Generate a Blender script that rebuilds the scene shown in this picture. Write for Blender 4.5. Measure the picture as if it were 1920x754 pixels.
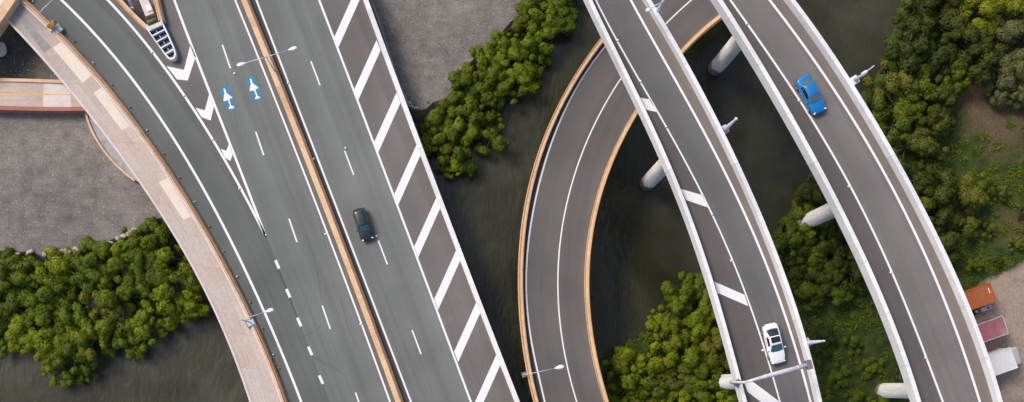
import bpy, bmesh, math, random
import numpy as np
from mathutils import Vector, Matrix

# ------------------------------------------------------------------ camera, sky, sun, exposure
scene = bpy.context.scene
for o in list(bpy.data.objects):
    bpy.data.objects.remove(o)
COL = scene.collection
R = math.radians
CAM_H = 124.0          # metres above the water
FPX = 1800.0           # focal length in photograph pixels (photo is 1920 wide)
NX, NY = 850.0, 720.0  # where straight-down falls in the photograph

cam_d = bpy.data.cameras.new('camera')
cam = bpy.data.objects.new('camera', cam_d)
COL.objects.link(cam)
cam.location = (0, 0, CAM_H)
cam.rotation_euler = (0, 0, 0)
cam_d.sensor_width = 36.0
cam_d.lens = 36.0 * FPX / 1920.0
cam_d.shift_x = (960 - NX) / 1920.0
cam_d.shift_y = (NY - 377) / 1920.0
cam_d.clip_start = 1.0
cam_d.clip_end = 3000
scene.camera = cam

SUN_EL, SUN_AZ = R(47), R(305)      # azimuth clockwise from +Y: light comes from image left
world = bpy.data.worlds.new('World')
scene.world = world
world.use_nodes = True
wn = world.node_tree
bg = wn.nodes['Background']
sky = wn.nodes.new('ShaderNodeTexSky')
sky.sky_type = 'NISHITA'
sky.sun_disc = False
sky.sun_elevation = SUN_EL
sky.sun_rotation = SUN_AZ
sky.air_density = 1.0
sky.dust_density = 3.5
sky.ozone_density = 1.0
wn.links.new(sky.outputs['Color'], bg.inputs['Color'])
bg.inputs['Strength'].default_value = 0.115
sun_d = bpy.data.lights.new('sun', 'SUN')
sun_d.energy = 1.5
sun_d.angle = R(18)
sun_d.color = (1.0, 0.925, 0.845)
sun = bpy.data.objects.new('sun', sun_d)
COL.objects.link(sun)
sdir = Vector((math.sin(SUN_AZ) * math.cos(SUN_EL), math.cos(SUN_AZ) * math.cos(SUN_EL), math.sin(SUN_EL)))
sun.rotation_euler = sdir.to_track_quat('Z', 'Y').to_euler()
sun.location = (0, 0, 200)
scene.view_settings.view_transform = 'Standard'
scene.view_settings.look = 'None'
scene.view_settings.gamma = 1.0
scene.view_settings.exposure = 0.55

random.seed(7)
rng = np.random.default_rng(7)

# ------------------------------------------------------------------ levels
Z_YARD, Z_ROAD, Z_LOOP, Z_VIA, Z_LAND = 2.0, 5.0, 8.0, 20.0, 0.7


def P(px, py, z):
    s = (CAM_H - z) / FPX
    return Vector(((px - NX) * s, (NY - py) * s, z))


def W2(pts, z):
    s = (CAM_H - z) / FPX
    a = np.asarray(pts, float)
    return np.stack([(a[:, 0] - NX) * s, (NY - a[:, 1]) * s], 1)


# ------------------------------------------------------------------ objects
def tag(o, label=None, cat=None, group=None, kind=None):
    if label:
        o['label'] = label
    if cat:
        o['category'] = cat
    if group:
        o['group'] = group
    if kind:
        o['kind'] = kind
    return o


def empty(name, loc, label, cat, group=None, rz=0.0):
    o = bpy.data.objects.new(name, None)
    o.empty_display_size = 0.5
    COL.objects.link(o)
    o.location = loc
    o.rotation_euler = (0, 0, rz)
    return tag(o, label, cat, group)


def link_mesh(name, me, mat, parent=None, smooth=False):
    if mat is not None and not me.materials:
        me.materials.append(mat)
    if smooth:
        for p in me.polygons:
            p.use_smooth = True
    o = bpy.data.objects.new(name, me)
    COL.objects.link(o)
    if parent is not None:
        o.parent = parent
        # geometry is written in world space when the parent is an unrotated empty
    return o


def obj_bm(name, bm, mat, parent=None, smooth=False, local=None):
    """link a bmesh; world-space vertices are moved into the parent's frame when local is None"""
    if parent is not None and local is None:
        loc = parent.location
        for v in bm.verts:
            v.co -= loc
    me = bpy.data.meshes.new(name)
    bmesh.ops.recalc_face_normals(bm, faces=bm.faces[:])
    bm.to_mesh(me)
    bm.free()
    return link_mesh(name, me, mat, parent, smooth)


def copy_tree(o, parent=None):
    c = o.copy()
    COL.objects.link(c)
    if parent is not None:
        c.parent = parent
    for ch in [x for x in bpy.data.objects if x.parent == o]:
        copy_tree(ch, c)
    return c


# ------------------------------------------------------------------ curves
def resample(c, n):
    d = np.r_[0, np.cumsum(np.hypot(*np.diff(c, axis=0).T))]
    t = np.linspace(0, d[-1], n)
    return np.stack([np.interp(t, d, c[:, 0]), np.interp(t, d, c[:, 1])], 1)


def cv(pts, z, deg=4, ext0=70, ext1=70, n=120):
    """smooth curve through photograph points, laid out in metres at height z"""
    a = np.asarray(pts, float)
    if deg:
        d = np.r_[0, np.cumsum(np.hypot(*np.diff(a, axis=0).T))]
        d /= d[-1]
        deg = min(deg, len(a) - 1)
        fx, fy = np.polyfit(d, a[:, 0], deg), np.polyfit(d, a[:, 1], deg)
        t = np.linspace(0, 1, n)
        a = np.stack([np.polyval(fx, t), np.polyval(fy, t)], 1)
    if ext0:
        u = a[0] - a[min(3, len(a) - 1)]
        a = np.vstack([a[0] + u / np.hypot(*u) * ext0, a])
    if ext1:
        u = a[-1] - a[-min(4, len(a))]
        a = np.vstack([a, a[-1] + u / np.hypot(*u) * ext1])
    return resample(W2(a, z), n)


def normals2(c):
    t = np.gradient(c, axis=0)
    t /= np.hypot(t[:, 0], t[:, 1])[:, None]
    return np.stack([-t[:, 1], t[:, 0]], 1)   # image-right for curves that run down the picture


def offset(c, d):
    return c + normals2(c) * d


def ribbon_bm(cL, cR, z, bm=None):
    bm = bm or bmesh.new()
    uv = bm.loops.layers.uv.verify()
    n = max(len(cL), len(cR))
    cL, cR = resample(cL, n), resample(cR, n)
    mid = (cL + cR) / 2
    d = np.r_[0, np.cumsum(np.hypot(*np.diff(mid, axis=0).T))]
    w = np.hypot(*(cR - cL).T)
    a = [bm.verts.new((p[0], p[1], z)) for p in cL]
    b = [bm.verts.new((p[0], p[1], z)) for p in cR]
    for i in range(n - 1):
        f = bm.faces.new((a[i], a[i + 1], b[i + 1], b[i]))
        for lp, q in zip(f.loops, ((0, d[i]), (0, d[i + 1]), (w[i + 1], d[i + 1]), (w[i], d[i]))):
            lp[uv].uv = q
    return bm


def up(bm):
    for f in bm.faces:
        f.normal_update()
        if f.normal.z < 0:
            f.normal_flip()
    return bm


def sheet(name, bm, mat, parent=None):
    up(bm)
    if parent is not None:
        for v in bm.verts:
            v.co -= parent.location
    me = bpy.data.meshes.new(name)
    bm.to_mesh(me)
    bm.free()
    return link_mesh(name, me, mat, parent)


def ribbon(name, cL, cR, z, mat, parent=None):
    return sheet(name, ribbon_bm(cL, cR, z), mat, parent)


def stripe_bm(c, w, z, bm=None):
    return ribbon_bm(offset(c, -w / 2), offset(c, w / 2), z, bm)


def stripe(name, c, w, z, mat, parent=None):
    return sheet(name, stripe_bm(c, w, z), mat, parent)


def poly_bm(px, z, bm=None):
    bm = bm or bmesh.new()
    bm.faces.new([bm.verts.new(P(x, y, z)) for x, y in px])
    return bm


def sweep_bm(c, prof, bm=None, jitter=0.0):
    """closed profile [(offset, z)] carried along c"""
    bm = bm or bmesh.new()
    uv = bm.loops.layers.uv.verify()
    nrm = normals2(c)
    d = np.r_[0, np.cumsum(np.hypot(*np.diff(c, axis=0).T))]
    rings = []
    for i in range(len(c)):
        j = random.uniform(-jitter, jitter)
        rings.append([bm.verts.new((c[i, 0] + nrm[i, 0] * (o + j), c[i, 1] + nrm[i, 1] * (o + j), z)) for o, z in prof])
    m = len(prof)
    for i in range(len(c) - 1):
        for k in range(m):
            f = bm.faces.new((rings[i][k], rings[i][(k + 1) % m], rings[i + 1][(k + 1) % m], rings[i + 1][k]))
            for lp, q in zip(f.loops, ((k, d[i]), (k + 1, d[i]), (k + 1, d[i + 1]), (k, d[i + 1]))):
                lp[uv].uv = q
    bm.faces.new(rings[0])
    bm.faces.new(rings[-1][::-1])
    return bm


def loft_bm(cL, cR, sec):
    """closed section [(fraction across, z)] between two curves"""
    bm = bmesh.new()
    n = max(len(cL), len(cR))
    cL, cR = resample(cL, n), resample(cR, n)
    rings = []
    for i in range(n):
        rings.append([bm.verts.new((*(cL[i] * (1 - f) + cR[i] * f), z)) for f, z in sec])
    m = len(sec)
    for i in range(n - 1):
        for k in range(m):
            bm.faces.new((rings[i][k], rings[i][(k + 1) % m], rings[i + 1][(k + 1) % m], rings[i + 1][k]))
    bm.faces.new(rings[0])
    bm.faces.new(rings[-1][::-1])
    return bm


def tube_bm(pts, radii, n=12, bm=None):
    bm = bm or bmesh.new()
    pts = [Vector(p) for p in pts]
    if not isinstance(radii, (list, tuple)):
        radii = [radii] * len(pts)
    rings = []
    for i, p in enumerate(pts):
        t = (pts[min(i + 1, len(pts) - 1)] - pts[max(i - 1, 0)]).normalized()
        a = t.orthogonal().normalized() if i == 0 else (rings_a - t * rings_a.dot(t)).normalized()
        rings_a = a
        b = t.cross(a)
        rings.append([bm.verts.new(p + (a * math.cos(k * 2 * math.pi / n) + b * math.sin(k * 2 * math.pi / n)) * radii[i]) for k in range(n)])
    for i in range(len(rings) - 1):
        for k in range(n):
            bm.faces.new((rings[i][k], rings[i][(k + 1) % n], rings[i + 1][(k + 1) % n], rings[i + 1][k]))
    bm.faces.new(rings[0][::-1])
    bm.faces.new(rings[-1])
    return bm


def box_bm(c, size, rz=0.0, bev=0.0, bm=None):
    bm = bm or bmesh.new()
    r = bmesh.ops.create_cube(bm, size=1.0)
    vs = r['verts']
    m = Matrix.Translation(Vector(c)) @ Matrix.Rotation(rz, 4, 'Z') @ Matrix.Diagonal((*size, 1.0))
    bmesh.ops.transform(bm, matrix=m, verts=vs)
    if bev:
        es = list({e for v in vs for e in v.link_edges})
        bmesh.ops.bevel(bm, geom=es, offset=bev, segments=2, profile=0.6, affect='EDGES')
    return bm


# ------------------------------------------------------------------ materials
MATS = {}


class N:
    """small node-graph writer"""

    def __init__(s, name, rough=0.8, metal=0.0, spec=0.3):
        s.m = bpy.data.materials.new(name)
        s.m.use_nodes = True
        s.t = s.m.node_tree
        s.b = s.t.nodes['Principled BSDF']
        s.b.inputs['Roughness'].default_value = rough
        s.b.inputs['Metallic'].default_value = metal
        s.b.inputs['Specular IOR Level'].default_value = spec
        s.co = s.t.nodes.new('ShaderNodeTexCoord')
        MATS[name] = s.m

    def node(s, typ, **kw):
        n = s.t.nodes.new(typ)
        for k, v in kw.items():
            setattr(n, k, v)
        return n

    def link(s, a, b):
        s.t.links.new(a, b)

    def mapped(s, src='Object', scale=(1, 1, 1), rot=(0, 0, 0), loc=(0, 0, 0)):
        mp = s.node('ShaderNodeMapping')
        mp.inputs['Scale'].default_value = scale
        mp.inputs['Rotation'].default_value = rot
        mp.inputs['Location'].default_value = loc
        s.link(s.co.outputs[src], mp.inputs['Vector'])
        return mp.outputs['Vector']

    def noise(s, vec, scale, detail=4, rough=0.55, dist=0.0):
        n = s.node('ShaderNodeTexNoise')
        n.inputs['Scale'].default_value = scale
        n.inputs['Detail'].default_value = detail
        n.inputs['Roughness'].default_value = rough
        n.inputs['Distortion'].default_value = dist
        s.link(vec, n.inputs['Vector'])
        return n.outputs['Fac']

    def ramp(s, fac, stops, interp='LINEAR'):
        r = s.node('ShaderNodeValToRGB')
        r.color_ramp.interpolation = interp
        el = r.color_ramp.elements
        while len(el) < len(stops):
            el.new(0.5)
        for e, (p, c) in zip(el, stops):
            e.position = p
            e.color = (*c, 1) if len(c) == 3 else c
        s.link(fac, r.inputs['Fac'])
        return r.outputs['Color']

    def mix(s, fac, a, b, mode='MIX'):
        m = s.node('ShaderNodeMix', data_type='RGBA', blend_type=mode)
        for sock, v in ((m.inputs['Factor'], fac), (m.inputs['A'], a), (m.inputs['B'], b)):
            if isinstance(v, (int, float)):
                sock.default_value = v
            elif isinstance(v, tuple):
                sock.default_value = (*v, 1) if len(v) == 3 else v
            else:
                s.link(v, sock)
        return m.outputs['Result']

    def math(s, op, a, b=0.0, clamp=False):
        m = s.node('ShaderNodeMath', operation=op, use_clamp=clamp)
        for i, v in enumerate((a, b)):
            if isinstance(v, (int, float)):
                m.inputs[i].default_value = v
            else:
                s.link(v, m.inputs[i])
        return m.outputs[0]

    def bump(s, h, strength=0.3, dist=0.05):
        b = s.node('ShaderNodeBump')
        b.inputs['Strength'].default_value = strength
        b.inputs['Distance'].default_value = dist
        s.link(h, b.inputs['Height'])
        s.link(b.outputs['Normal'], s.b.inputs['Normal'])

    def color(s, c):
        if isinstance(c, tuple):
            s.b.inputs['Base Color'].default_value = (*c, 1)
        else:
            s.link(c, s.b.inputs['Base Color'])
        return s.m


def g3(v):
    return (v, v, v)


def sc(c, k):
    return tuple(x * k for x in c)


def asphalt(name, base, streak=0.16, tracks=None):
    n = N(name, 0.85, spec=0.25)
    fine = n.noise(n.mapped('Object'), 9.0, 3, 0.7)
    blot = n.noise(n.mapped('Object'), 0.10, 4, 0.55)
    st = n.noise(n.mapped('UV', (1.5, 0.03, 1)), 1.0, 2, 0.5)
    st2 = n.noise(n.mapped('UV', (0.5, 0.008, 1)), 1.0, 1, 0.5)
    c = n.mix(n.ramp(blot, [(0.3, g3(0)), (0.7, g3(1))]), sc(base, 0.86), sc(base, 1.16))
    c = n.mix(1.0, c, n.ramp(st, [(0.25, g3(1 - streak * 0.6)), (0.75, g3(1 + streak * 0.6))]), 'MULTIPLY')
    c = n.mix(1.0, c, n.ramp(st2, [(0.3, g3(0.90)), (0.7, g3(1.10))]), 'MULTIPLY')
    c = n.mix(1.0, c, n.ramp(fine, [(0.3, g3(0.88)), (0.7, g3(1.12))]), 'MULTIPLY')
    n.bump(fine, 0.25, 0.02)
    return n.color(c)


M_ASPH = asphalt('asphalt_grey', (0.158, 0.165, 0.155))
M_ASPH_RAMP = asphalt('asphalt_slip_lane', (0.120, 0.126, 0.119))
M_ASPH_BROWN = asphalt('asphalt_shoulder_brown', (0.152, 0.137, 0.128), 0.12)
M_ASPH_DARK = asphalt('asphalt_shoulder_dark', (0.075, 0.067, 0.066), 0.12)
M_ASPH_LOOP = asphalt('asphalt_loop', (0.122, 0.110, 0.104), 0.09)
M_ASPH_VIA = asphalt('asphalt_viaduct', (0.128, 0.123, 0.121), 0.14)
M_ASPH_VIA_B = asphalt('asphalt_viaduct_warm', (0.166, 0.152, 0.145), 0.14)
M_ASPH_VSH = asphalt('asphalt_viaduct_shoulder', (0.118, 0.101, 0.095), 0.10)
M_ASPH_VSR = asphalt('asphalt_viaduct_outer_shoulder', (0.185, 0.158, 0.140), 0.10)


def paint(name, base, wear=0.5):
    n = N(name, 0.6)
    a = n.noise(n.mapped('Object'), 1.4, 5, 0.7)
    b = n.noise(n.mapped('Object'), 8.0, 2, 0.6)
    c = n.mix(n.ramp(a, [(0.58, g3(0)), (0.80, g3(wear))]), base, sc(base, 0.55))
    c = n.mix(1.0, c, n.ramp(b, [(0.3, g3(0.93)), (0.7, g3(1.0))]), 'MULTIPLY')
    return n.color(c)


M_WHITE = paint('road_paint_white', (0.80, 0.79, 0.78))
M_BLUE = paint('road_paint_blue', (0.045, 0.20, 0.33), 0.7)


def concrete(name, a, b, scale=0.8, rough=0.85, bump=0.2, stain=None, joints=0.0):
    n = N(name, rough)
    v = n.mapped('Object')
    f = n.noise(v, scale, 6, 0.65)
    h = n.noise(v, 7.0, 4, 0.6)
    c = n.mix(n.ramp(f, [(0.3, g3(0)), (0.7, g3(1))]), a, b)
    c = n.mix(1.0, c, n.ramp(h, [(0.3, g3(0.9)), (0.7, g3(1.06))]), 'MULTIPLY')
    if stain:
        s_ = n.noise(n.mapped('Object', loc=(31, 7, 3)), 0.5, 5, 0.7)
        c = n.mix(n.ramp(s_, [(0.55, g3(0)), (0.72, g3(0.75))]), c, stain)
    if joints:
        sp_ = n.node('ShaderNodeSeparateXYZ')
        n.link(n.mapped('UV'), sp_.inputs[0])
        fr = n.math('FRACT', n.math('DIVIDE', sp_.outputs['Y'], joints))
        c = n.mix(n.math('MULTIPLY', n.math('LESS_THAN', fr, 0.12 / joints), 0.22), c, sc(a, 0.35))
        wv = n.noise(n.mapped('UV', (0.8, 1.1, 1)), 1.0, 5, 0.7)
        c = n.mix(n.ramp(wv, [(0.5, g3(0)), (0.75, g3(0.32))]), c, sc(a, 0.66))
        cell = n.node('ShaderNodeTexWhiteNoise', noise_dimensions='1D')
        n.link(n.math('FLOOR', n.math('DIVIDE', sp_.outputs['Y'], joints)), cell.inputs['W'])
        c = n.mix(1.0, c, n.ramp(cell.outputs['Value'], [(0, g3(0.9)), (1, g3(1.05))]), 'MULTIPLY')
    n.bump(h, bump, 0.02)
    return n.color(c)


M_CONC_W = concrete('concrete_pale', (0.72, 0.70, 0.70), (0.82, 0.80, 0.79))
def pier_stain(m):
    t = m.node_tree
    b = t.nodes['Principled BSDF']
    out_sock = b.inputs['Base Color'].links[0].from_socket
    ge = t.nodes.new('ShaderNodeNewGeometry')
    se = t.nodes.new('ShaderNodeSeparateXYZ')
    t.links.new(ge.outputs['Position'], se.inputs[0])
    no = t.nodes.new('ShaderNodeTexNoise')
    no.inputs['Scale'].default_value = 1.6
    mp = t.nodes.new('ShaderNodeMapping')
    mp.inputs['Scale'].default_value = (1, 1, 0.12)
    t.links.new(ge.outputs['Position'], mp.inputs[0])
    t.links.new(mp.outputs[0], no.inputs['Vector'])
    ad = t.nodes.new('ShaderNodeMath')
    ad.operation = 'MULTIPLY_ADD'
    t.links.new(no.outputs['Fac'], ad.inputs[0])
    ad.inputs[1].default_value = -2.4
    t.links.new(se.outputs['Z'], ad.inputs[2])
    rp = t.nodes.new('ShaderNodeValToRGB')
    rp.color_ramp.elements[0].position = 0.0
    rp.color_ramp.elements[0].color = (0.22, 0.20, 0.15, 1)
    rp.color_ramp.elements[1].position = 0.6
    rp.color_ramp.elements[1].color = (1, 1, 1, 1)
    t.links.new(ad.outputs[0], rp.inputs[0])
    r2 = t.nodes.new('ShaderNodeValToRGB')
    r2.color_ramp.elements[0].position = 0.35
    r2.color_ramp.elements[0].color = (0.80, 0.78, 0.75, 1)
    r2.color_ramp.elements[1].position = 0.6
    t.links.new(no.outputs['Fac'], r2.inputs[0])
    for r_ in (rp, r2):
        mx = t.nodes.new('ShaderNodeMix')
        mx.data_type = 'RGBA'
        mx.blend_type = 'MULTIPLY'
        mx.inputs['Factor'].default_value = 1.0
        t.links.new(out_sock, mx.inputs['A'])
        t.links.new(r_.outputs[0], mx.inputs['B'])
        out_sock = mx.outputs['Result']
    t.links.new(out_sock, b.inputs['Base Color'])


M_PARA = concrete('concrete_parapet', (0.72, 0.70, 0.70), (0.82, 0.80, 0.79), joints=6.0)
M_CONC_PINK = concrete('concrete_pinkish', (0.60, 0.51, 0.47), (0.70, 0.63, 0.60))
M_CONC_PIER = concrete('concrete_pier', (0.68, 0.66, 0.64), (0.80, 0.78, 0.75), 0.4)
pier_stain(M_CONC_PIER)
M_CONC_G = concrete('concrete_grey', (0.24, 0.23, 0.22), (0.36, 0.34, 0.33), 0.7)
M_CONC_D = concrete('concrete_dark', (0.10, 0.095, 0.09), (0.17, 0.16, 0.15), 0.5)
M_TAN = concrete('barrier_tan', (0.64, 0.42, 0.25), (0.74, 0.54, 0.37), 0.9, stain=(0.58, 0.30, 0.13), joints=4.0)
M_ORANGE = concrete('barrier_orange', (0.46, 0.21, 0.06), (0.58, 0.32, 0.12), 0.8)
M_RUST = concrete('rail_rust', (0.34, 0.16, 0.07), (0.50, 0.27, 0.13), 1.2)
M_KERB = concrete('kerb_brown', (0.48, 0.31, 0.21), (0.62, 0.45, 0.33), 1.1, stain=(0.36, 0.20, 0.12), joints=3.0)
M_REDKERB = concrete('kerb_red', (0.34, 0.13, 0.10), (0.42, 0.19, 0.15), 1.0)
M_APRON = concrete('apron_concrete', (0.36, 0.345, 0.35), (0.47, 0.45, 0.45), 0.5, stain=(0.20, 0.19, 0.19))
M_STONE = concrete('bank_stone', (0.28, 0.22, 0.18), (0.50, 0.42, 0.37), 1.5)


def walkway_mat():
    n = N('walkway_concrete', 0.85)
    uv = n.mapped('UV')
    br = n.node('ShaderNodeTexBrick')
    br.offset = 0.37
    br.inputs['Scale'].default_value = 1.0
    br.inputs['Brick Width'].default_value = 2.3
    br.inputs['Row Height'].default_value = 4.6
    br.inputs['Mortar Size'].default_value = 0.025
    br.inputs['Mortar Smooth'].default_value = 0.3
    br.inputs['Color1'].default_value = (0.50, 0.38, 0.31, 1)
    br.inputs['Color2'].default_value = (0.58, 0.47, 0.40, 1)
    br.inputs['Mortar'].default_value = (0.36, 0.25, 0.19, 1)
    n.link(uv, br.inputs['Vector'])
    f = n.noise(n.mapped('Object'), 0.22, 5, 0.6)
    h = n.noise(n.mapped('Object'), 3.0, 5, 0.65)
    c = n.mix(n.ramp(f, [(0.42, g3(0)), (0.66, g3(0.8))]), br.outputs['Color'], (0.52, 0.46, 0.42))
    c = n.mix(1.0, c, n.ramp(h, [(0.3, g3(0.86)), (0.7, g3(1.08))]), 'MULTIPLY')
    st = n.noise(n.mapped('UV', (3.0, 0.06, 1)), 1.0, 4, 0.6)
    c = n.mix(1.0, c, n.ramp(st, [(0.3, g3(0.9)), (0.7, g3(1.06))]), 'MULTIPLY')
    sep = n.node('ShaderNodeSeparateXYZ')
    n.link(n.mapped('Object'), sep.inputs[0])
    out_sock = n.math('ADD', sep.outputs['Y'], n.math('MULTIPLY', n.math('SUBTRACT', f, 0.5), 16.0))
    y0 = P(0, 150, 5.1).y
    out_sock = n.math('DIVIDE', n.math('SUBTRACT', out_sock, y0), 10.0)
    c = n.mix(n.ramp(out_sock, [(0.0, g3(0)), (1.0, g3(0.8))]), c, n.mix(1.0, c, (0.55, 0.60, 0.66), 'MULTIPLY'))  # shadow over the walkway's upper end is painted into its colour
    n.bump(h, 0.2, 0.02)
    return n.color(c)


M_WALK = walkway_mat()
M_CREAM = concrete('walkway_cream_panel', (0.68, 0.58, 0.47), (0.76, 0.67, 0.57), 0.6)


def gravel_mat():
    n = N('yard_gravel', 0.92)
    v = n.mapped('Object')
    big = n.noise(v, 0.05, 4, 0.6)
    mid = n.noise(v, 0.6, 5, 0.7)
    fine = n.noise(v, 5.0, 4, 0.8)
    c = n.mix(n.ramp(big, [(0.35, g3(0)), (0.65, g3(1))]), (0.160, 0.145, 0.134), (0.222, 0.198, 0.180))
    c = n.mix(1.0, c, n.ramp(mid, [(0.3, g3(0.70)), (0.7, g3(1.28))]), 'MULTIPLY')
    brush = n.noise(n.mapped('Object', (0.25, 2.4, 1), (0, 0, R(25))), 1.0, 4, 0.65)
    c = n.mix(1.0, c, n.ramp(brush, [(0.3, g3(0.86)), (0.7, g3(1.14))]), 'MULTIPLY')
    c = n.mix(1.0, c, n.ramp(fine, [(0.3, g3(0.62)), (0.72, g3(1.38))]), 'MULTIPLY')
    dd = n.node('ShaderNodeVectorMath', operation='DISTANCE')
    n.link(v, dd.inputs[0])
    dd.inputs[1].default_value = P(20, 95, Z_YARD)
    shade_dist = n.math('ADD', dd.outputs['Value'], n.math('MULTIPLY', n.math('SUBTRACT', mid, 0.5), 5.0))
    c = n.mix(n.ramp(n.math('DIVIDE', shade_dist, 14.0), [(0.30, g3(0.78)), (0.62, g3(0))]), c, (0.035, 0.037, 0.034))  # shade on the gravel's top-left corner, put into the base colour
    vo = n.node('ShaderNodeTexVoronoi')
    vo.inputs['Scale'].default_value = 4.5
    n.link(v, vo.inputs['Vector'])
    sep = n.node('ShaderNodeSeparateColor')
    n.link(vo.outputs['Color'], sep.inputs['Color'])
    near = n.math('LESS_THAN', vo.outputs['Distance'], 0.34)
    lit = n.math('MULTIPLY', near, n.math('GREATER_THAN', sep.outputs['Red'], 0.90))
    org = n.math('MULTIPLY', near, n.math('LESS_THAN', sep.outputs['Red'], 0.10))
    drk = n.math('MULTIPLY', near, n.math('LESS_THAN', sep.outputs['Green'], 0.14))
    c = n.mix(n.math('MULTIPLY', lit, 0.6), c, (0.42, 0.40, 0.385))
    c = n.mix(n.math('MULTIPLY', org, 0.7), c, (0.30, 0.17, 0.06))
    c = n.mix(n.math('MULTIPLY', drk, 0.6), c, (0.05, 0.05, 0.05))
    n.bump(fine, 0.6, 0.06)
    return n.color(c)


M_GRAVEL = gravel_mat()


def water_mat():
    n = N('river_water', 0.22, spec=0.32)
    v = n.mapped('Object')
    big = n.noise(v, 0.032, 5, 0.62, 0.8)
    mid = n.noise(n.mapped('Object', loc=(40, 11, 0)), 0.16, 4, 0.6, 0.6)
    c = n.ramp(big, [(0.33, (0.0200, 0.0190, 0.0085)), (0.50, (0.038, 0.0375, 0.0205)), (0.68, (0.068, 0.069, 0.048))])
    c = n.mix(1.0, c, n.ramp(mid, [(0.3, g3(0.82)), (0.7, g3(1.18))]), 'MULTIPLY')
    w1 = n.noise(n.mapped('Object', (2.6, 1.3, 1), (0, 0, R(-20))), 1.0, 3, 0.55, 0.6)
    w2 = n.noise(n.mapped('Object', (0.55, 0.28, 1), (0, 0, R(35))), 1.0, 3, 0.5, 1.2)
    w3 = n.noise(n.mapped('Object', (0.9, 0.35, 1), (0, 0, R(-30))), 1.0, 2, 0.5, 0.6)
    h = n.math('ADD', n.math('MULTIPLY', w2, 1.0), n.math('ADD', n.math('MULTIPLY', w1, 0.22), n.math('MULTIPLY', w3, 0.5)))
    n.bump(h, 0.28, 0.32)
    return n.color(c)


M_WATER = water_mat()


def land_mat():
    n = N('bank_ground', 0.95)
    v = n.mapped('Object')
    a = n.noise(v, 0.16, 5, 0.65)
    b = n.noise(v, 1.1, 6, 0.7)
    f = n.noise(v, 5.0, 4, 0.75)
    grass = n.ramp(b, [(0.28, (0.014, 0.024, 0.004)), (0.5, (0.036, 0.058, 0.008)), (0.75, (0.075, 0.100, 0.016))])
    mud = n.ramp(b, [(0.3, (0.012, 0.010, 0.006)), (0.7, (0.045, 0.036, 0.022))])
    c = n.mix(n.ramp(a, [(0.54, g3(0)), (0.74, g3(0.7))]), grass, mud)
    dirt = n.ramp(f, [(0.25, (0.22, 0.155, 0.115)), (0.5, (0.36, 0.27, 0.215)), (0.78, (0.46, 0.37, 0.305))])
    dirt = n.mix(n.ramp(n.noise(n.mapped('Object', loc=(9, 4, 0)), 0.45, 6, 0.7), [(0.46, g3(0)), (0.66, g3(0.7))]), dirt, (0.17, 0.13, 0.095))
    soil = n.ramp(f, [(0.25, (0.07, 0.042, 0.024)), (0.75, (0.20, 0.135, 0.085))])
    sep = n.node('ShaderNodeSeparateXYZ')
    n.link(v, sep.inputs[0])
    wob = n.math('SUBTRACT', n.noise(v, 0.32, 5, 0.7), 0.5)

    def blob(px, py, rad, soft):
        q = P(px, py, Z_LAND)
        d = n.node('ShaderNodeVectorMath', operation='DISTANCE')
        n.link(v, d.inputs[0])
        d.inputs[1].default_value = (q.x, q.y, Z_LAND)
        e = n.math('ADD', d.outputs['Value'], n.math('MULTIPLY', wob, rad * 3.2))
        return n.ramp(n.math('DIVIDE', e, rad * 2), [(0.5 - soft, g3(1)), (0.5 + soft, g3(0))])
    for px, py, rad in ((1812, 175, 2.6), (1850, 205, 3.2), (1895, 232, 3.4), (1900, 430, 2.0)):
        c = n.mix(n.math('MULTIPLY', blob(px, py, rad, 0.28), 0.75), c, soil)
    # the sandy lot: below a slanting line
    p0, p1 = P(1790, 556, Z_LAND), P(1930, 478, Z_LAND)
    dx, dy = p1.x - p0.x, p1.y - p0.y
    L = math.hypot(dx, dy)
    lin = n.math('ADD', n.math('MULTIPLY', sep.outputs['X'], dy / L), n.math('MULTIPLY', sep.outputs['Y'], -dx / L))
    lin = n.math('SUBTRACT', lin, p0.x * dy / L - p0.y * dx / L)
    lin = n.math('ADD', lin, n.math('MULTIPLY', wob, 5.0))
    right = n.math('GREATER_THAN', sep.outputs['X'], P(1745, 0, Z_LAND).x)
    c = n.mix(n.math('MULTIPLY', n.ramp(lin, [(0.0, g3(0)), (0.9, g3(1))]), right), c, dirt)
    n.bump(b, 0.8, 0.3)
    return n.color(c)


M_LAND = land_mat()


def leaf_mat(name, col):
    n = N(name, 0.55, spec=0.25)
    g = n.node('ShaderNodeNewGeometry')
    oi = n.node('ShaderNodeObjectInfo')
    c = n.ramp(g.outputs['Random Per Island'], [(0.0, sc(col, 0.70)), (0.55, col), (0.92, sc(col, 1.2)), (1.0, (col[0] * 1.5, col[1] * 1.35, col[2] * 1.2))])
    c = n.mix(1.0, c, n.ramp(oi.outputs['Random'], [(0, (0.72, 0.80, 0.9)), (1, (1.28, 1.18, 1.0))]), 'MULTIPLY')
    clump = n.noise(n.mapped('Object'), 1.6, 2, 0.6)
    c = n.mix(1.0, c, n.ramp(clump, [(0.3, (0.72, 0.78, 0.8)), (0.7, (1.3, 1.2, 1.0))]), 'MULTIPLY')
    tr = n.node('ShaderNodeBsdfTranslucent')
    n.link(c, tr.inputs['Color'])
    mx = n.node('ShaderNodeMixShader')
    mx.inputs[0].default_value = 0.22
    n.color(c)
    n.link(n.b.outputs[0], mx.inputs[1])
    n.link(tr.outputs[0], mx.inputs[2])
    out = n.t.nodes['Material Output']
    n.link(mx.outputs[0], out.inputs['Surface'])
    return n.m


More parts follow.
